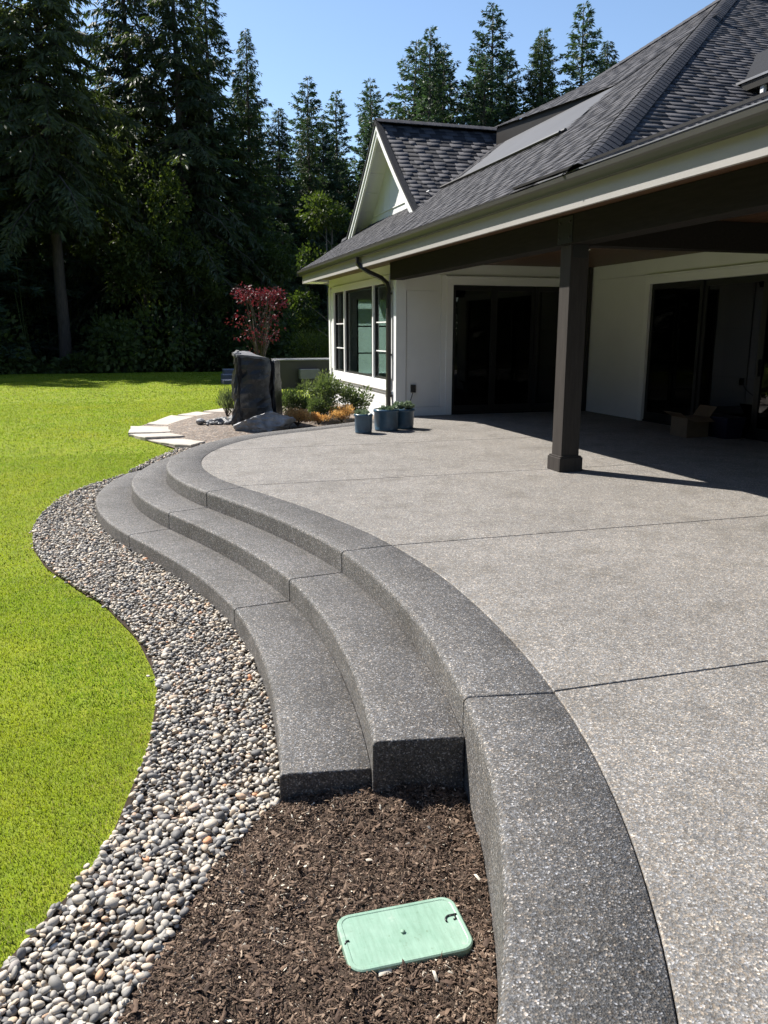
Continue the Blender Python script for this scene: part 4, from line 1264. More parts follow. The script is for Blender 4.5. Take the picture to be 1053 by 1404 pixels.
# ------------------------------------------------------------------ conifers
def conifer_mesh(seed, H, Rb, start, droop, hang, density, leafL, leafW, mat, bark, ragged=0.3, taper=0.85, whorl=0.0):
    rng = np.random.default_rng(seed)
    trunk = MB()
    n = 14
    wob = rng.normal(0, 0.06, (n, 2)).cumsum(0) * 0.5
    zs = np.linspace(-0.6, H * 0.985, n)
    r0 = 0.012 * H + 0.06
    pts = [(wob[k, 0] if k else 0, wob[k, 1] if k else 0, zs[k]) for k in range(n)]
    trunk.tube(pts, [max(r0 * (1 - zs[k] / H) ** 0.8, 0.015) * (1.35 if k == 0 else 1) for k in range(n)], 9)
    def tp(z):
        return np.array([np.interp(z, zs, [p[0] for p in pts]), np.interp(z, zs, [p[1] for p in pts]), z])
    nb = int(H * density)
    Cs, Ds, Ls = [], [], []
    az = 0.0
    for i in range(nb):
        f = (i + rng.random()) / nb
        z = H * (start + (0.985 - start) * f)
        if whorl:
            z = math.floor(z / whorl) * whorl + rng.normal(0, 0.05)
        fr = (H - z) / (H * (1 - start))
        L = Rb * fr ** taper * (1 + rng.normal(0, ragged)) + 0.09
        if fr > 0.85:
            L *= rng.uniform(0.45, 1.0)
        if rng.random() < 0.12 and fr > 0.2:
            L *= 0.5
        L = max(L, 0.08)
        az += 2.399 + rng.normal(0, 0.35)
        o = np.array([math.cos(az), math.sin(az), 0]); sd = np.array([-o[1], o[0], 0])
        upk = 0.45 * (1 - fr) + 0.05 + rng.normal(0, 0.1)
        dr = droop * (0.5 + fr) * rng.uniform(0.7, 1.3)
        b0 = tp(z)
        curve = lambda t: b0 + o * (L * t) + np.array([0, 0, 1.0]) * (upk * L * t - dr * L * t * t)
        if L > 0.7:
            trunk.tube([tuple(curve(t)) for t in (0, 0.35, 0.7, 1.0)], [0.012 + 0.012 * L, 0.01 + 0.007 * L, 0.008 + 0.003 * L, 0.006], 3)
        ns = int(4 + L * 12)
        t = rng.uniform(0.12, 1.0, ns) ** 0.8
        base = b0[None] + o[None] * (L * t)[:, None] + np.array([[0, 0, 1.0]]) * (upk * L * t - dr * L * t * t)[:, None]
        sg = rng.choice([-1, 1], ns)
        tw = (0.16 + 0.22 * L * (1.05 - t)) * rng.uniform(0.5, 1.2, ns)         # side twig length
        dirn = o[None] * 0.65 + sd[None] * sg[:, None] * 0.8 + np.array([[0, 0, 1.0]]) * (-hang + rng.normal(0, 0.18, ns))[:, None]
        m = 4
        for q in range(m):
            tt = (q + rng.random(ns)) / m
            p = base + dirn * (tw * tt)[:, None] + rng.normal(0, 0.03, (ns, 3))
            Cs.append(p); Ds.append(dirn + rng.normal(0, 0.35, (ns, 3)) + np.array([[0, 0, -0.4 * hang]])); Ls.append(leafL * rng.uniform(0.6, 1.25, ns) * (0.65 + 0.35 * min(1, fr * 2)))
    C = np.vstack(Cs); D = np.vstack(Ds); L = np.concatenate(Ls)
    V, F = leaf_tris(C, D, L, L * leafW, rng)
    tm = bpy.data.meshes.new('trunk'); tm.from_pydata(trunk.v, [], trunk.f); tm.materials.append(M[bark])
    tm.polygons.foreach_set('use_smooth', [True] * len(tm.polygons))
    cm = np_mesh('crown', V, F, mat, obj=False)
    return tm, cm
def broadleaf_mesh(seed, H, Rb, zc, nl, leafL, mat, bark, lobes=16, stems=1, trunk_r=0.12, flat=0.8):
    rng = np.random.default_rng(seed)
    trunk = MB()
    tips = []
    for k in range(lobes):
        a = rng.uniform(0, 6.283); rr = Rb * math.sqrt(rng.random()) * 0.85
        z = zc + (H - zc) * rng.uniform(0.02, 0.92) 
        rr *= math.sqrt(max(0.15, 1 - ((z - zc) / (H - zc) - 0.35) ** 2 * 1.6))
        tips.append((rr * math.cos(a), rr * math.sin(a), z))
    for s in range(stems):
        bx0 = rng.normal(0, 0.12 * (stems > 1), 2)
        trunk.tube([(bx0[0], bx0[1], -0.4), (bx0[0] * 1.2, bx0[1] * 1.2, zc * 0.5), (bx0[0] * 1.6 + 0.05, bx0[1] * 1.6, zc), (bx0[0] * 2, bx0[1] * 2 + 0.05, H * 0.85)], [trunk_r * 1.3, trunk_r, trunk_r * 0.75, trunk_r * 0.15], 7)
    Cs, Ds = [], []
    for (x, y, z) in tips:
        z0 = max(zc * 0.75, z - 0.55 * math.hypot(x, y) - 0.2)
        mid = (x * 0.5, y * 0.5, 0.5 * (z0 + z) + 0.05)
        trunk.tube([(0.0, 0.0, z0), mid, (x, y, z)], [trunk_r * 0.4, trunk_r * 0.25, trunk_r * 0.08], 4)
        n = nl // lobes
        rad = Rb * rng.uniform(0.28, 0.48)
        u = unit(rng, n); r = rad * rng.random(n) ** 0.45
        # sub-clumps
        sub = unit(rng, 9) * rad * 0.75
        pick = rng.integers(0, 9, n)
        P = np.where(rng.random(n)[:, None] < 0.6, sub[pick] + unit(rng, n) * (rad * 0.32 * rng.random(n) ** 0.5)[:, None], u * r[:, None])
        P[:, 2] *= flat
        Cs.append(P + np.array([[x, y, z]])); Ds.append(u + np.array([[0, 0, -0.25]]))
    C = np.vstack(Cs); D = np.vstack(Ds)
    L = leafL * rng.uniform(0.6, 1.3, len(C))
    V, F = leaf_tris(C, D, L, L * 0.62, rng)
    tm = bpy.data.meshes.new('trunk'); tm.from_pydata(trunk.v, [], trunk.f); tm.materials.append(M[bark])
    tm.polygons.foreach_set('use_smooth', [True] * len(tm.polygons))
    cm = np_mesh('crown', V, F, mat, obj=False)
    return tm, cm
KIND = {
    'cedar_a': conifer_mesh(1, 22.0, 4.3, 0.36, 0.42, 0.75, 16, 0.40, 0.22, 'cedarleaf', 'bark', 0.32, 0.8),
    'cedar_b': conifer_mesh(2, 22.0, 3.8, 0.10, 0.50, 0.85, 17, 0.38, 0.22, 'cedarleaf', 'bark', 0.34, 0.8),
    'hemlock': conifer_mesh(3, 22.0, 3.3, 0.08, 0.35, 0.5, 17, 0.36, 0.22, 'needle', 'bark', 0.32, 0.85),
    'fir_a': conifer_mesh(4, 22.0, 5.0, 0.05, 0.16, 0.10, 12, 0.40, 0.26, 'needleblue', 'bark', 0.26, 0.86, 0.55),
    'fir_b': conifer_mesh(5, 22.0, 4.1, 0.05, 0.10, 0.04, 13, 0.38, 0.26, 'needleblue', 'bark', 0.32, 0.9, 0.5),
    'maple_big': broadleaf_mesh(6, 9.5, 3.2, 0.9, 15000, 0.20, 'leaf', 'greybark', 30, 2, 0.14),
    'alder': broadleaf_mesh(7, 8.0, 2.3, 1.8, 9000, 0.17, 'leaf', 'greybark', 18, 3, 0.1),
}
def tree(name, kind, loc, h, label, rz, wide=1.0, group=None, base_h=22.0, cat='tree'):
    tm, cm = KIND[kind]
    s = h / base_h
    e = bpy.data.objects.new(name, None); COL.objects.link(e)
    e.empty_display_size = 0.5
    x, y = loc
    e.location = (x, y, float(zg(x, y)) - 0.1)
    e.rotation_euler = (0, 0, rz)
    e.scale = (s * wide, s * wide, s)
    tag(e, label, cat, group)
    for nm, me in (('trunk', tm), ('crown', cm)):
        o = bpy.data.objects.new(nm, me); COL.objects.link(o); o.parent = e
    return e
T = [
    ('cedar_tree', 'cedar_a', (-3.05, 42.6), 21.5, 'huge drooping cedar with bare straight trunk at the far left', 0.3, 1.0),
    ('cedar_tree', 'cedar_b', (0.6, 48.5), 24.0, 'tall dark cedar second from left, its top cut by the frame', 1.4, 1.1),
    ('cedar_tree', 'cedar_b', (3.1, 46.0), 22.5, 'massive dark cedar right of the sunlit leafy tree', 2.2, 1.15),
    ('hemlock_tree', 'hemlock', (4.8, 47.5), 20.5, 'dense dark hemlock beside the slim pointed hemlock', 0.7, 1.2),
    ('hemlock_tree', 'hemlock', (6.9, 47.5), 18.6, 'slim pointed hemlock at the right end of the dark tall group', 4.0, 0.85),
    ('fir_tree', 'fir_a', (12.8, 59.0), 20.0, 'pointed fir rising left of the white gable, taller of a pair', 0.5, 1.0),
    ('fir_tree', 'fir_b', (14.9, 60.5), 19.6, 'slim fir left of the white gable, right one of a pair', 2.0, 1.0),
    ('fir_tree', 'fir_b', (18.2, 62.5), 19.8, 'small dark fir whose tip stands just left of the gable peak', 3.3, 1.0),
    ('fir_tree', 'fir_a', (21.6, 62.0), 24.0, 'broad fir standing right behind the gable ridge', 1.1, 1.05),
    ('fir_tree', 'fir_b', (23.4, 64.0), 22.5, 'fir with thin top between the two tall firs behind the gable', 5.0, 1.1),
    ('fir_tree', 'fir_a', (26.5, 60.0), 26.3, 'tallest full fir reaching the top edge above the grey roof', 2.6, 0.95),
    ('fir_tree', 'fir_b', (28.4, 61.0), 23.6, 'narrow fir just right of the tallest fir', 0.2, 0.9),
    ('fir_tree', 'fir_b', (30.2, 59.0), 24.6, 'slender fir between narrow fir and the rightmost fir', 1.9, 0.95),
    ('fir_tree', 'fir_a', (32.0, 56.5), 25.8, 'rightmost big fir touching the hip of the roof', 4.4, 0.95),
]
for nm, k, loc, h, lab, rz, wd in T:
    tree(nm, k, loc, h, lab, rz, wd)
rf = random.Random(3)
FILL = [(-17, 48), (-13.5, 45.0), (-10.5, 48.5), (-8.0, 44.5), (-8.5, 53), (-1.5, 57), (2.0, 58), (4.8, 57), (7.8, 56), (9.6, 53.5), (10.8, 61), (11.8, 55), (16.4, 66), (19.8, 68), (24.8, 68), (27.4, 67), (31.0, 66), (33.5, 63), (35, 58), (38, 62), (17.0, 58), (14.0, 66), (22.2, 58), (41, 58), (-22, 49), (-27, 53), (-13, 57), (-9.5, 59), (-6.2, 57), (-4.6, 57), (-5.4, 61), (-4.2, 60), (-2.6, 63), (0.2, 62), (9.0, 58.5), (13.2, 57), (15.8, 62), (20.3, 56), (17.6, 54.5), (24.3, 55.5), (23, 61), (25.2, 58.5), (27.5, 63.5), (29.4, 57.5), (33.2, 60), (36.5, 64), (18.9, 57)]
for i, (x, y) in enumerate(FILL):
    k = 'fir_a' if x < 1 and y > 56.5 else rf.choice(['hemlock', 'fir_a', 'cedar_b'] if x < 9 else ['fir_a', 'fir_b', 'hemlock'])
    hh = rf.uniform(21, 25) if x < -5.5 else rf.uniform(16, 20) if x < 9 else rf.uniform(15.5, 17.5) if x < 19 else rf.uniform(21, 24)
    tree('forest_conifer', k, (x, y), hh, 'dark conifer crowded among the others at the back of the forest', rf.uniform(0, 6), rf.uniform(1.05, 1.3) if x < 9 else rf.uniform(0.9, 1.1), 'conifers filling the back of the forest')
for i, (x, y) in enumerate([(-27, 44), (-25, 38), (-28, 33), (-26, 28), (-29, 23), (-27, 18), (-30, 13), (-28, 8), (-30, 3), (-28, -3), (-31, -9), (-26, -16), (-21, -21), (-15, -25), (-9, -27), (-3, -28), (3, -26), (9, -28), (15, -25), (21, -27), (27, -23), (-12, -31), (0, -33), (12, -33), (-33, 36), (-34, 25), (-35, 15), (-35, 4)]):
    tree('sky_block_conifer', rf.choice(['hemlock', 'cedar_b', 'fir_a']), (x, y), rf.uniform(19, 24), 'unseen conifer added round the garden to block low sky light', rf.uniform(0, 6), rf.uniform(1.1, 1.4), 'unseen conifers added to block sky light')  # added out of view to darken porch wall and step ends
tree('leafy_tree', 'maple_big', (1.0, 43.8), 10.6, 'sunlit yellow green leafy tree in front of dark cedars', 0.8, 0.85, base_h=9.5)
tree('leafy_tree', 'maple_big', (3.2, 44.0), 7.6, 'dull leafy tree just right of the sunlit leafy tree', 2.9, 0.9, base_h=9.5)
tree('leafy_tree', 'alder', (8.9, 36.5), 8.2, 'bright green leafy tree left of the white gable', 2.1, 0.9, base_h=8.0)
tree('leafy_tree', 'alder', (-6.4, 46.0), 8.8, 'dim leafy tree left of the bare straight trunk at the left edge', 4.0, 1.2, base_h=8.0)
tree('leafy_tree', 'maple_big', (7.0, 45.5), 8.0, 'dull green leafy tree low behind the red maple', 5.0, 0.9, base_h=9.5)

# undergrowth along the forest edge: one mass
def undergrowth():
    rng = np.random.default_rng(31)
    Vs, Fs, off_ = [], [], 0
    for k in range(150):
        x = rng.uniform(-24, 26); y = rng.uniform(39.6, 46.5) + (1.5 if x > 9 else 0) + 0.05 * abs(x)
        h = rng.uniform(1.0, 3.6); w = rng.uniform(0.8, 1.9); n = 420
        if abs(x / y + 0.072) < 0.035:
            h *= 0.3; w *= 0.6
        u = unit(rng, n); r = rng.random(n) ** 0.4
        P = u * r[:, None] * np.array([[w, w, h * 0.5]]) + np.array([[x, y, float(zg(x, y)) + h * 0.45]])
        P += rng.normal(0, 0.1, P.shape)
        D = u + np.array([[0, 0, -0.2]]) + rng.normal(0, 0.4, (n, 3))
        L = rng.uniform(0.16, 0.36, n)
        V, F = leaf_tris(P, D, L, L * 0.6, rng)
        Vs.append(V); Fs.append(F + off_); off_ += len(V)
    for k in range(70):                       # thin bare stems
        x = rng.uniform(-20, 16); y = rng.uniform(41.5, 46); h = rng.uniform(2.0, 6.0)
        z0 = float(zg(x, y)) - 0.2; lx, ly = rng.normal(0, 0.3, 2)
        P = np.array([[x - 0.03, y, z0], [x + 0.03, y, z0], [x + lx + 0.015, y + ly, z0 + h], [x + lx - 0.015, y + ly, z0 + h], [x, y + 0.05, z0], [x + lx, y + ly + 0.02, z0 + h]])
        Vs.append(P); Fs.append(np.array([[0, 1, 2, 3], [1, 4, 5, 2], [4, 0, 3, 5]]) + off_); off_ += 6
    o = np_mesh('undergrowth', np.vstack(Vs), np.vstack(Fs), 'under')
    tag(o, 'dark tangled undergrowth along the edge of the forest', 'undergrowth', kind='stuff')
undergrowth()

# ------------------------------------------------------------------ planting bed: stones
def rock(name, loc, dims, seed, mat, parent=None, sub=3, facets=14, rough=0.05, rz=0.0):
    """angular boulder: sphere cut by random planes, then roughened"""
    rng = np.random.default_rng(seed)
    bm = bmesh.new(); bmesh.ops.create_icosphere(bm, subdivisions=sub, radius=1.0)
    N = unit(rng, facets); dpl_ = rng.uniform(0.55, 0.9, facets)
    for v in bm.verts:
        p = np.array(v.co)
        for nn, d in zip(N, dpl_):
            k = p @ nn
            if k > d:
                p = p - nn * (k - d)
        p = p + rng.normal(0, rough * 0.4, 3)
        v.co = Vector((p * np.array(dims)).tolist())
    me = bpy.data.meshes.new(name); bm.to_mesh(me); bm.free()
    me.materials.append(M[mat])
    o = bpy.data.objects.new(name, me); link(o, parent)
    o.location = loc; o.rotation_euler = (0, 0, rz)
    return o
zb = -0.06
fountain = empty('basalt_column', (2.2, 14.95, zb), 'tall rough black basalt column standing in the gravel bed', 'stone column')
def column(name, cx0, cy0, rad, h, seed, top_tilt, parent, mat='basalt', nside=7):
    rng = np.random.default_rng(seed)
    ang = np.sort(rng.uniform(0, 6.283, nside) * 0.35 + np.arange(nside) / nside * 6.283 * 0.65 + 0.2)
    rr = rng.uniform(0.82, 1.08, nside)
    rings = []
    nz = 16
    for k in range(nz + 1):
        f = k / nz
        z = zb - 0.1 + (h + 0.1) * f
        ring = []
        sub = 4
        for i in range(nside):
            a0, a1 = ang[i], ang[(i + 1) % nside] + (6.283 if i == nside - 1 else 0)
            p0 = np.array([math.cos(a0), math.sin(a0)]) * rr[i]; p1 = np.array([math.cos(a1), math.sin(a1)]) * rr[(i + 1) % nside]
            for q in range(sub):
                p = p0 * (1 - q / sub) + p1 * (q / sub)
                bulge = 1.0 + 0.07 * math.sin(5.5 * f + 2.3 * i) + 0.05 * math.sin(13 * f + 1.7 * i + q) - (0.10 if q == 0 and i % 2 else 0) + rng.normal(0, 0.036)
                x = cx0 + p[0] * rad * bulge * (1.0 + 0.06 * (1 - f)); y = cy0 + p[1] * rad * bulge
                zz = z + (top_tilt[0] * p[0] + top_tilt[1] * p[1]) * f ** 6 * rad + (rng.normal(0, 0.014) if k == nz else 0)
                ring.append((x, y, zz))
        rings.append(ring)
    mb = MB(); mb.loft(rings[:], cap=False)
    o = mb.build(name, mat, parent)
    top = rings[-1]; c = np.mean(np.array(top), 0)
    tm = MB()
    mid = [tuple(np.array(p) * 0.55 + c * 0.45 + np.array([0, 0, rng.uniform(0.0, 0.03)])) for p in top]
    low = [(p[0] + (p[0] - c[0]) * 0.012, p[1] + (p[1] - c[1]) * 0.012, p[2] - rng.uniform(0.02, 0.07)) for p in top]
    tm.loft([low, top, mid], cap=False); tm.add(mid, [tuple(range(len(mid)))])
    tm.build('broken_top', 'basalttop', o)
    return o
column('stone_shaft', 2.08, 14.95, 0.39, 1.26, 4, (-0.12, 0.1), fountain)
column('stone_shaft', 2.48, 15.06, 0.32, 1.13, 8, (0.05, -0.1), fountain)
bo = rock('boulder', (2.17, 14.24, 0.02), (0.56, 0.30, 0.25), 17, 'boulder', None, 4, 11, 0.07, 0.12)
tag(bo, 'flat angular grey boulder at the foot of the basalt column', 'boulder')
rr_ = random.Random(12)
n_c = 0
for k in range(34):
    x = 1.12 + rr_.random() * 0.75; y = 14.9 + rr_.random() * 0.9
    s = rr_.uniform(0.05, 0.12)
    o = rock('cobble', (x, y, zb + s * 0.45), (s, s * rr_.uniform(0.6, 0.95), s * rr_.uniform(0.5, 0.75)), 100 + k, rr_.choice(['basalt', 'boulder', 'basalttop', 'boulder', 'palecap']), None, 2, 9, 0.05, rr_.uniform(0, 6))
    tag(o, 'small rough cobble in the heap left of the basalt column', 'cobble', 'cobbles heaped left of the basalt column')
path = empty('flagstone_path', (0.4, 14.8, -0.14), 'curving path of pale tan flagstones between lawn and gravel bed', 'path')
path['kind'] = 'structure'
ST = [[(0.18, 13.86), (0.73, 13.87), (1.06, 13.36), (0.81, 13.01), (0.57, 13.2)], [(-0.13, 14.43), (0.55, 14.41), (0.77, 13.92), (0.13, 13.93)],
      [(-0.14, 14.55), (-0.1, 15.6), (0.65, 15.3), (0.56, 14.50)], [(0.2, 16.0), (0.71, 17.45), (1.3, 16.85), (0.66, 15.5)], [(0.85, 17.56), (1.29, 18.13), (1.67, 17.62), (1.4, 17.06)], [(1.43, 18.23), (1.9, 18.8), (2.36, 18.72), (1.9, 17.85)],
      [(2.05, 18.95), (2.5, 19.6), (3.0, 19.4), (2.55, 18.85)]]
for k, pts in enumerate(ST):
    P = np.array(pts); rg = np.random.default_rng(k)
    Q = []
    for a in range(len(P)):
        b = (a + 1) % len(P)
        for q in range(4):
            Q.append(P[a] * (1 - q / 4) + P[b] * (q / 4) + (rg.normal(0, 0.012, 2) if q else 0))
    zt_ = float(zg(0, P[:, 1].mean())) + 0.045
    slab('flagstone', Q, zt_, 0.09, 'flag', path, 0.012)

# ------------------------------------------------------------------ small shrubs
def shrub(name, loc, rad, h, n, leafL, mat, label, cat, seed, upright=0.6, group=None, leafw=0.45, lobes=9):
    rng = np.random.default_rng(seed)
    e = empty(name, loc, label, cat, group)
    st = MB(); Cs, Ds = [], []
    for k in range(lobes):
        a = rng.uniform(0, 6.283); r = rad * math.sqrt(rng.random()) * 0.75; z = h * rng.uniform(0.35, 0.85)
        tip = np.array([r * math.cos(a), r * math.sin(a), z])
        st.tube([tuple(np.array(loc)), tuple(np.array(loc) + tip * np.array([0.5, 0.5, 0.6])), tuple(np.array(loc) + tip)], [0.012, 0.008, 0.004], 4)
        m = n // lobes
        u = unit(rng, m)
        P = tip[None] + u * (rng.random(m) ** 0.5)[:, None] * np.array([[rad * 0.42, rad * 0.42, h * 0.3]])
        P[:, 2] = np.maximum(P[:, 2], 0.01)
        Cs.append(P + np.array([loc])); Ds.append(u * 0.8 + np.array([[0, 0, upright]]))
    C = np.vstack(Cs); D = np.vstack(Ds); L = leafL * rng.uniform(0.6, 1.3, len(C))
    V, F = leaf_tris(C, D, L, L * leafw, rng)
    st.build('stems', 'bark', e)
    np_mesh('foliage', V, F, mat, e)
    return e
shrub('shrub', (2.95, 15.6, zb), 0.42, 0.62, 2600, 0.06, 'shrub', 'grey green shrub just right of the basalt column', 'shrub', 41)
shrub('shrub', (3.55, 15.7, zb), 0.52, 0.80, 3600, 0.06, 'shrub', 'largest grey green shrub against the white window wall', 'shrub', 42)
shrub('shrub', (4.2, 15.5, zb), 0.36, 0.62, 2000, 0.055, 'shrub', 'small grey green shrub nearest the white wall below the window', 'shrub', 43)
shrub('shrub', (3.35, 15.0, zb), 0.34, 0.42, 1800, 0.05, 'shrub', 'low dark green shrub behind the orange heathers', 'shrub', 44)
shrub('heather', (2.80, 14.45, zb), 0.30, 0.27, 2600, 0.04, 'heather', 'orange gold heather beside the flat grey boulder', 'heather', 45, 0.9, leafw=0.4)
shrub('heather', (3.72, 14.85, zb), 0.30, 0.28, 2600, 0.04, 'heather', 'orange gold heather next to the blue pots', 'heather', 46, 0.9, leafw=0.4)
shrub('heather', (3.2, 14.55, zb), 0.2, 0.2, 1200, 0.04, 'heather', 'smallest orange heather between the two larger ones', 'heather', 47, 0.9, leafw=0.4)
shrub('grass_tuft', (1.75, 16.4, zb), 0.22, 0.45, 500, 0.16, 'shrub', 'thin green tuft left of the basalt column', 'plant', 48, 1.6, leafw=0.12)
shrub('shrub', (6.6, 30.0, -0.14), 0.9, 1.7, 3200, 0.10, 'leaf', 'rounded green bush seen just left of the house corner', 'bush', 49)
shrub('shrub', (5.2, 29.0, -0.14), 0.7, 0.7, 1800, 0.09, 'under', 'low dark bush behind the low grey wall', 'bush', 50)

# red maple
def red_maple():
    rng = np.random.default_rng(61); SC = 1.13
    loc = np.array([4.06, 27.1, -0.14])
    e = empty('red_maple', tuple(loc), 'small red leaved maple standing behind the basalt column', 'tree')
    tr = MB(); Cs, Ds = [], []
    for s in range(4):
        a = s * 1.6 + 0.4
        tr.tube([tuple(loc + SC * np.array(q)) for q in ([0, 0, -0.2], [0.1 * math.cos(a), 0.1 * math.sin(a), 0.7], [0.3 * math.cos(a), 0.3 * math.sin(a), 1.7], [0.45 * math.cos(a), 0.45 * math.sin(a), 2.6])], [0.06, 0.04, 0.025, 0.008], 5)
    for k in range(44):
        a = rng.uniform(0, 6.283); f = rng.random()
        z = 1.0 + 1.75 * f ** 0.7
        r = (0.72 - 0.35 * abs(f - 0.55)) * math.sqrt(rng.random()) * 0.95
        if z < 2.2:
            r = 0.35 + 0.4 * rng.random()
        tip = np.array([r * math.cos(a), r * math.sin(a), z]) * SC
        z = z * SC
        tr.tube([tuple(loc + np.array([tip[0] * 0.25, tip[1] * 0.25, max(0.7, z - 0.8)])), tuple(loc + tip * np.array([0.7, 0.7, 1]) - np.array([0, 0, 0.15])), tuple(loc + tip)], [0.012, 0.008, 0.004], 3)
        n = 70 if z > 2.6 else 14
        u = unit(rng, n)
        P = tip[None] + u * (rng.random(n) ** 0.5)[:, None] * np.array([[0.36, 0.36, 0.15]])
        Cs.append(P + loc[None]); Ds.append(u + np.array([[0, 0, -0.35]]))
    C = np.vstack(Cs); D = np.vstack(Ds); L = rng.uniform(0.05, 0.11, len(C))
    V, F = leaf_tris(C, D, L, L * 0.6, rng)
    tr.build('trunk', 'bark', e)
    np_mesh('crown', V, F, 'maple', e)
red_maple()

# low wall, slabs beyond
lw = empty('low_wall', (5.3, 25.9, -0.14), 'low dark grey walled enclosure with pale cap behind the shrubs', 'wall')
bx('wall_panel', 'tubwall', lw, 4.42, 7.4, 25.5, 26.9, -0.2, 0.72, 0.01)
bx('cap', 'palecap', lw, 4.38, 7.44, 25.46, 26.94, 0.722, 0.75, 0.006)
bx('pale_panel', 'greystone', lw, 5.0, 5.62, 25.2, 25.495, 0.16, 0.46, 0.01)
bx('panel_foot', 'tubwall', lw, 5.02, 5.60, 25.25, 25.495, -0.2, 0.158)
sl = empty('stone_steps', (3.5, 29.0, -0.15), 'pale blue grey stone slabs at the back edge of the lawn', 'steps')
bx('stone_slab', 'greystone', sl, 2.95, 4.4, 28.3, 29.2, -0.2, -0.02, 0.02)
bx('stone_slab', 'greystone', sl, 3.05, 4.5, 29.25, 30.1, -0.2, 0.12, 0.02)
bx('stone_slab', 'greystone', sl, 3.2, 4.6, 30.15, 31.0, -0.2, 0.26, 0.02)

# ------------------------------------------------------------------ pots
def pot(loc, r, h, label, seed, leafy):
    e = empty('flower_pot', loc, label, 'pot', 'blue glazed pots by the downspout')
    X, Y, Z = loc
    prof = [(0.86, 0.0), (0.93, 0.03), (0.96, 0.06), (0.93, 0.09), (0.97, 0.5 * h / h * 0.5), (0.98, 0.84), (1.04, 0.88), (1.05, 0.95), (1.0, 1.0), (0.92, 1.0), (0.90, 0.9)]
    rings = [[(X + r * k * math.cos(a), Y + r * k * math.sin(a), Z + h * f) for a in [2 * math.pi * q / 28 for q in range(28)]] for k, f in prof]
    MB().loft(rings).build('body', 'pot', e, smooth=True)
    MB().prism([(X + 0.895 * r * math.cos(2 * math.pi * q / 20), Y + 0.895 * r * math.sin(2 * math.pi * q / 20)) for q in range(20)], Z + h * 0.88, Z + h * 0.93).build('soil', 'potsoil', e)
    rng = np.random.default_rng(seed)
    C, D = [], []
    nros = 14 if leafy else 5
    for k in range(nros):
        a = rng.uniform(0, 6.28); q = r * 0.85 * math.sqrt(rng.random())
        c = np.array([X + q * math.cos(a), Y + q * math.sin(a), Z + h * 0.93 + rng.uniform(0, 0.09 if leafy else 0.02)])
        u = unit(rng, 60); u[:, 2] = abs(u[:, 2]) * 0.8 + 0.1
        C.append(np.repeat(c[None], 60, 0) + u * 0.015); D.append(u)
    C = np.vstack(C); D = np.vstack(D); L = rng.uniform(0.04, 0.085, len(C))
    V, F = leaf_tris(C, D, L, L * 0.4, rng)
    np_mesh('plant', V, F, 'succ', e)
pot((3.52, 12.62, 0.0), 0.145, 0.31, 'smaller round blue glazed pot standing on its own', 3, False)
pot((3.98, 12.86, 0.0), 0.205, 0.355, 'big blue glazed pot standing between two other pots', 4, False)
pot((4.34, 13.05, 0.0), 0.185, 0.335, 'blue pot with leafy succulents nearest the house wall', 5, True)
cord = MB(); cord.tube([(5.17, YB - 0.055, 0.47), (5.12, YB - 0.10, 0.36), (4.98, 14.7, 0.16), (4.85, 14.4, 0.04), (4.7, 13.9, 0.012), (4.5, 13.3, 0.012)], 0.008, 6)
tag(cord.build('power_cord', 'black', None, smooth=True), 'thin black cord hanging from the wall outlet to the pots', 'cord')

# boxes by the porch door
cb = empty('cardboard_box', (8.35, 10.75, 0.0), 'open cardboard box on the shaded porch floor', 'box')
MB().box(8.12, 8.52, 10.55, 10.95, 0.0, 0.30).build('carton', 'cardboard', cb)
for pts in ([(8.12, 10.55, 0.302), (8.12, 10.95, 0.302), (7.98, 10.97, 0.38), (7.98, 10.53, 0.38)], [(8.52, 10.55, 0.302), (8.52, 10.95, 0.302), (8.64, 10.95, 0.46), (8.64, 10.55, 0.46)], [(8.12, 10.55, 0.302), (8.52, 10.55, 0.302), (8.50, 10.40, 0.25), (8.14, 10.40, 0.25)]):
    mb = MB(); mb.loft([pts, [(p[0], p[1], p[2] + 0.006) for p in pts]]); mb.build('flap', 'cardboard', cb)
bb = empty('storage_bin', (8.72, 10.6, 0.0), 'dark blue plastic bin beside the open cardboard box', 'bin')
mb = MB(); mb.loft([[(8.60, 10.25, 0.0), (8.88, 10.25, 0.0), (8.88, 10.75, 0.0), (8.60, 10.75, 0.0)], [(8.56, 10.2, 0.30), (8.9, 10.2, 0.30), (8.9, 10.8, 0.30), (8.56, 10.8, 0.30)]])
mb.build('tub', 'bluebin', bb)
bx('rim', 'bluebin', bb, 8.545, 8.91, 10.185, 10.815, 0.301, 0.325, 0.004)

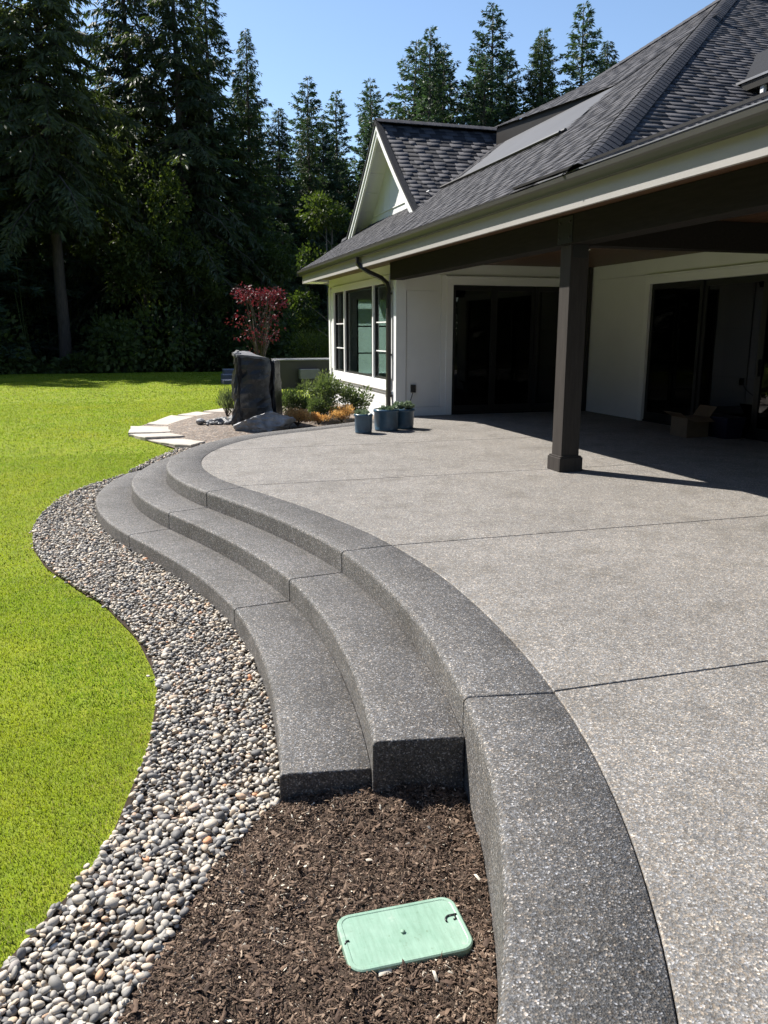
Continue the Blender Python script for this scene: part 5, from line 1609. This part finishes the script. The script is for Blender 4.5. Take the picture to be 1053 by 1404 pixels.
# ------------------------------------------------------------------ grass blades: one mass
def grass():
    rng = np.random.default_rng(77)
    keepout = [PEBBLE_POLY, BED]
    Xs, Ys, Hs, Ws = [], [], [], []
    def zone(x0, x1, y0, y1, dens, h, w):
        n = int((x1 - x0) * (y1 - y0) * dens)
        x = rng.uniform(x0, x1, n); y = rng.uniform(y0, y1, n)
        # inside the camera's wedge with a margin
        ang = np.degrees(np.arctan2(x, y))
        k = (ang > -42.0) & (ang < 46)
        x, y = x[k], y[k]
        ok = np.ones(len(x), bool)
        for p in keepout:
            ok &= ~in_poly(x, y, p)
        ok &= ~in_poly(x, y, np.vstack([EDGE, [[20, -3], [20, 15]]])) & ~in_poly(x, y, MPOLY)
        ok &= ~((x > 4.0) & (y > 14)) 
        # steps and everything right of the pebbles
        ge = np.interp(y, GRASS_EDGE[::-1, 1], GRASS_EDGE[::-1, 0])
        ok &= ~((y < 12.6) & (x > ge + 0.0))
        x, y = x[ok], y[ok]
        thin = rng.random(len(x)) < np.clip((ge[ok] - x) / 0.09 + 0.3, 0, 1) if y0 < 12 else np.ones(len(x), bool)
        x, y = x[thin], y[thin]
        Xs.append(x); Ys.append(y); Hs.append(np.full(len(x), h)); Ws.append(np.full(len(x), w))
    zone(-3.0, 0.1, 1.4, 4.5, 26000, 0.014, 0.004)
    zone(-4.0, 0.1, 4.5, 7.5, 13000, 0.015, 0.0055)
    zone(-6.5, 1.2, 7.5, 13.0, 5200, 0.016, 0.008)
    zone(-10.0, 4.5, 13.0, 22.0, 1300, 0.018, 0.014)
    zone(-14.0, 6.5, 22.0, 38.0, 320, 0.022, 0.025)
    x = np.concatenate(Xs); y = np.concatenate(Ys); h = np.concatenate(Hs) * rng.uniform(0.55, 1.35, len(x)); w = np.concatenate(Ws)
    n = len(x)
    z = zg(x, y) - 0.012
    az = rng.uniform(0, 6.283, n); lean = np.abs(rng.normal(0, 0.45, n))
    la = rng.uniform(0, 6.283, n)
    b = np.c_[np.cos(az), np.sin(az), np.zeros(n)] * (w * 0.5)[:, None]
    base = np.c_[x, y, z]
    tip = base + np.c_[np.cos(la) * lean * h, np.sin(la) * lean * h, h]
    V = np.stack([base - b, base + b, tip], 1).reshape(-1, 3)
    F = np.arange(3 * n).reshape(-1, 3)
    tone = rng.random(n) ** 1.2
    # straw coloured towards the pebble edge
    ge = np.interp(y, GRASS_EDGE[::-1, 1], GRASS_EDGE[::-1, 0])
    edge = np.exp(-np.clip(ge - x, 0, 9) / 0.16) * (y < 12)
    tone = np.where(rng.random(n) < 0.03 + 0.45 * edge, rng.uniform(0.88, 1, n), tone * 0.86)
    o = np_mesh('grass', V, F, 'grass', None, np.repeat(tone, 3), smooth=True)
    # blades share the sward's upward shading so the turf reads smooth
    nz_ = np.repeat(np.c_[np.cos(la) * 0.35, np.sin(la) * 0.35, np.ones(n)], 3, axis=0)
    nz_ /= np.linalg.norm(nz_, axis=1)[:, None]
    o.data.normals_split_custom_set_from_vertices(nz_.tolist())
    tag(o, 'short green grass blades of the mown lawn', 'grass', kind='stuff')
    print('grass blades', n)
grass()
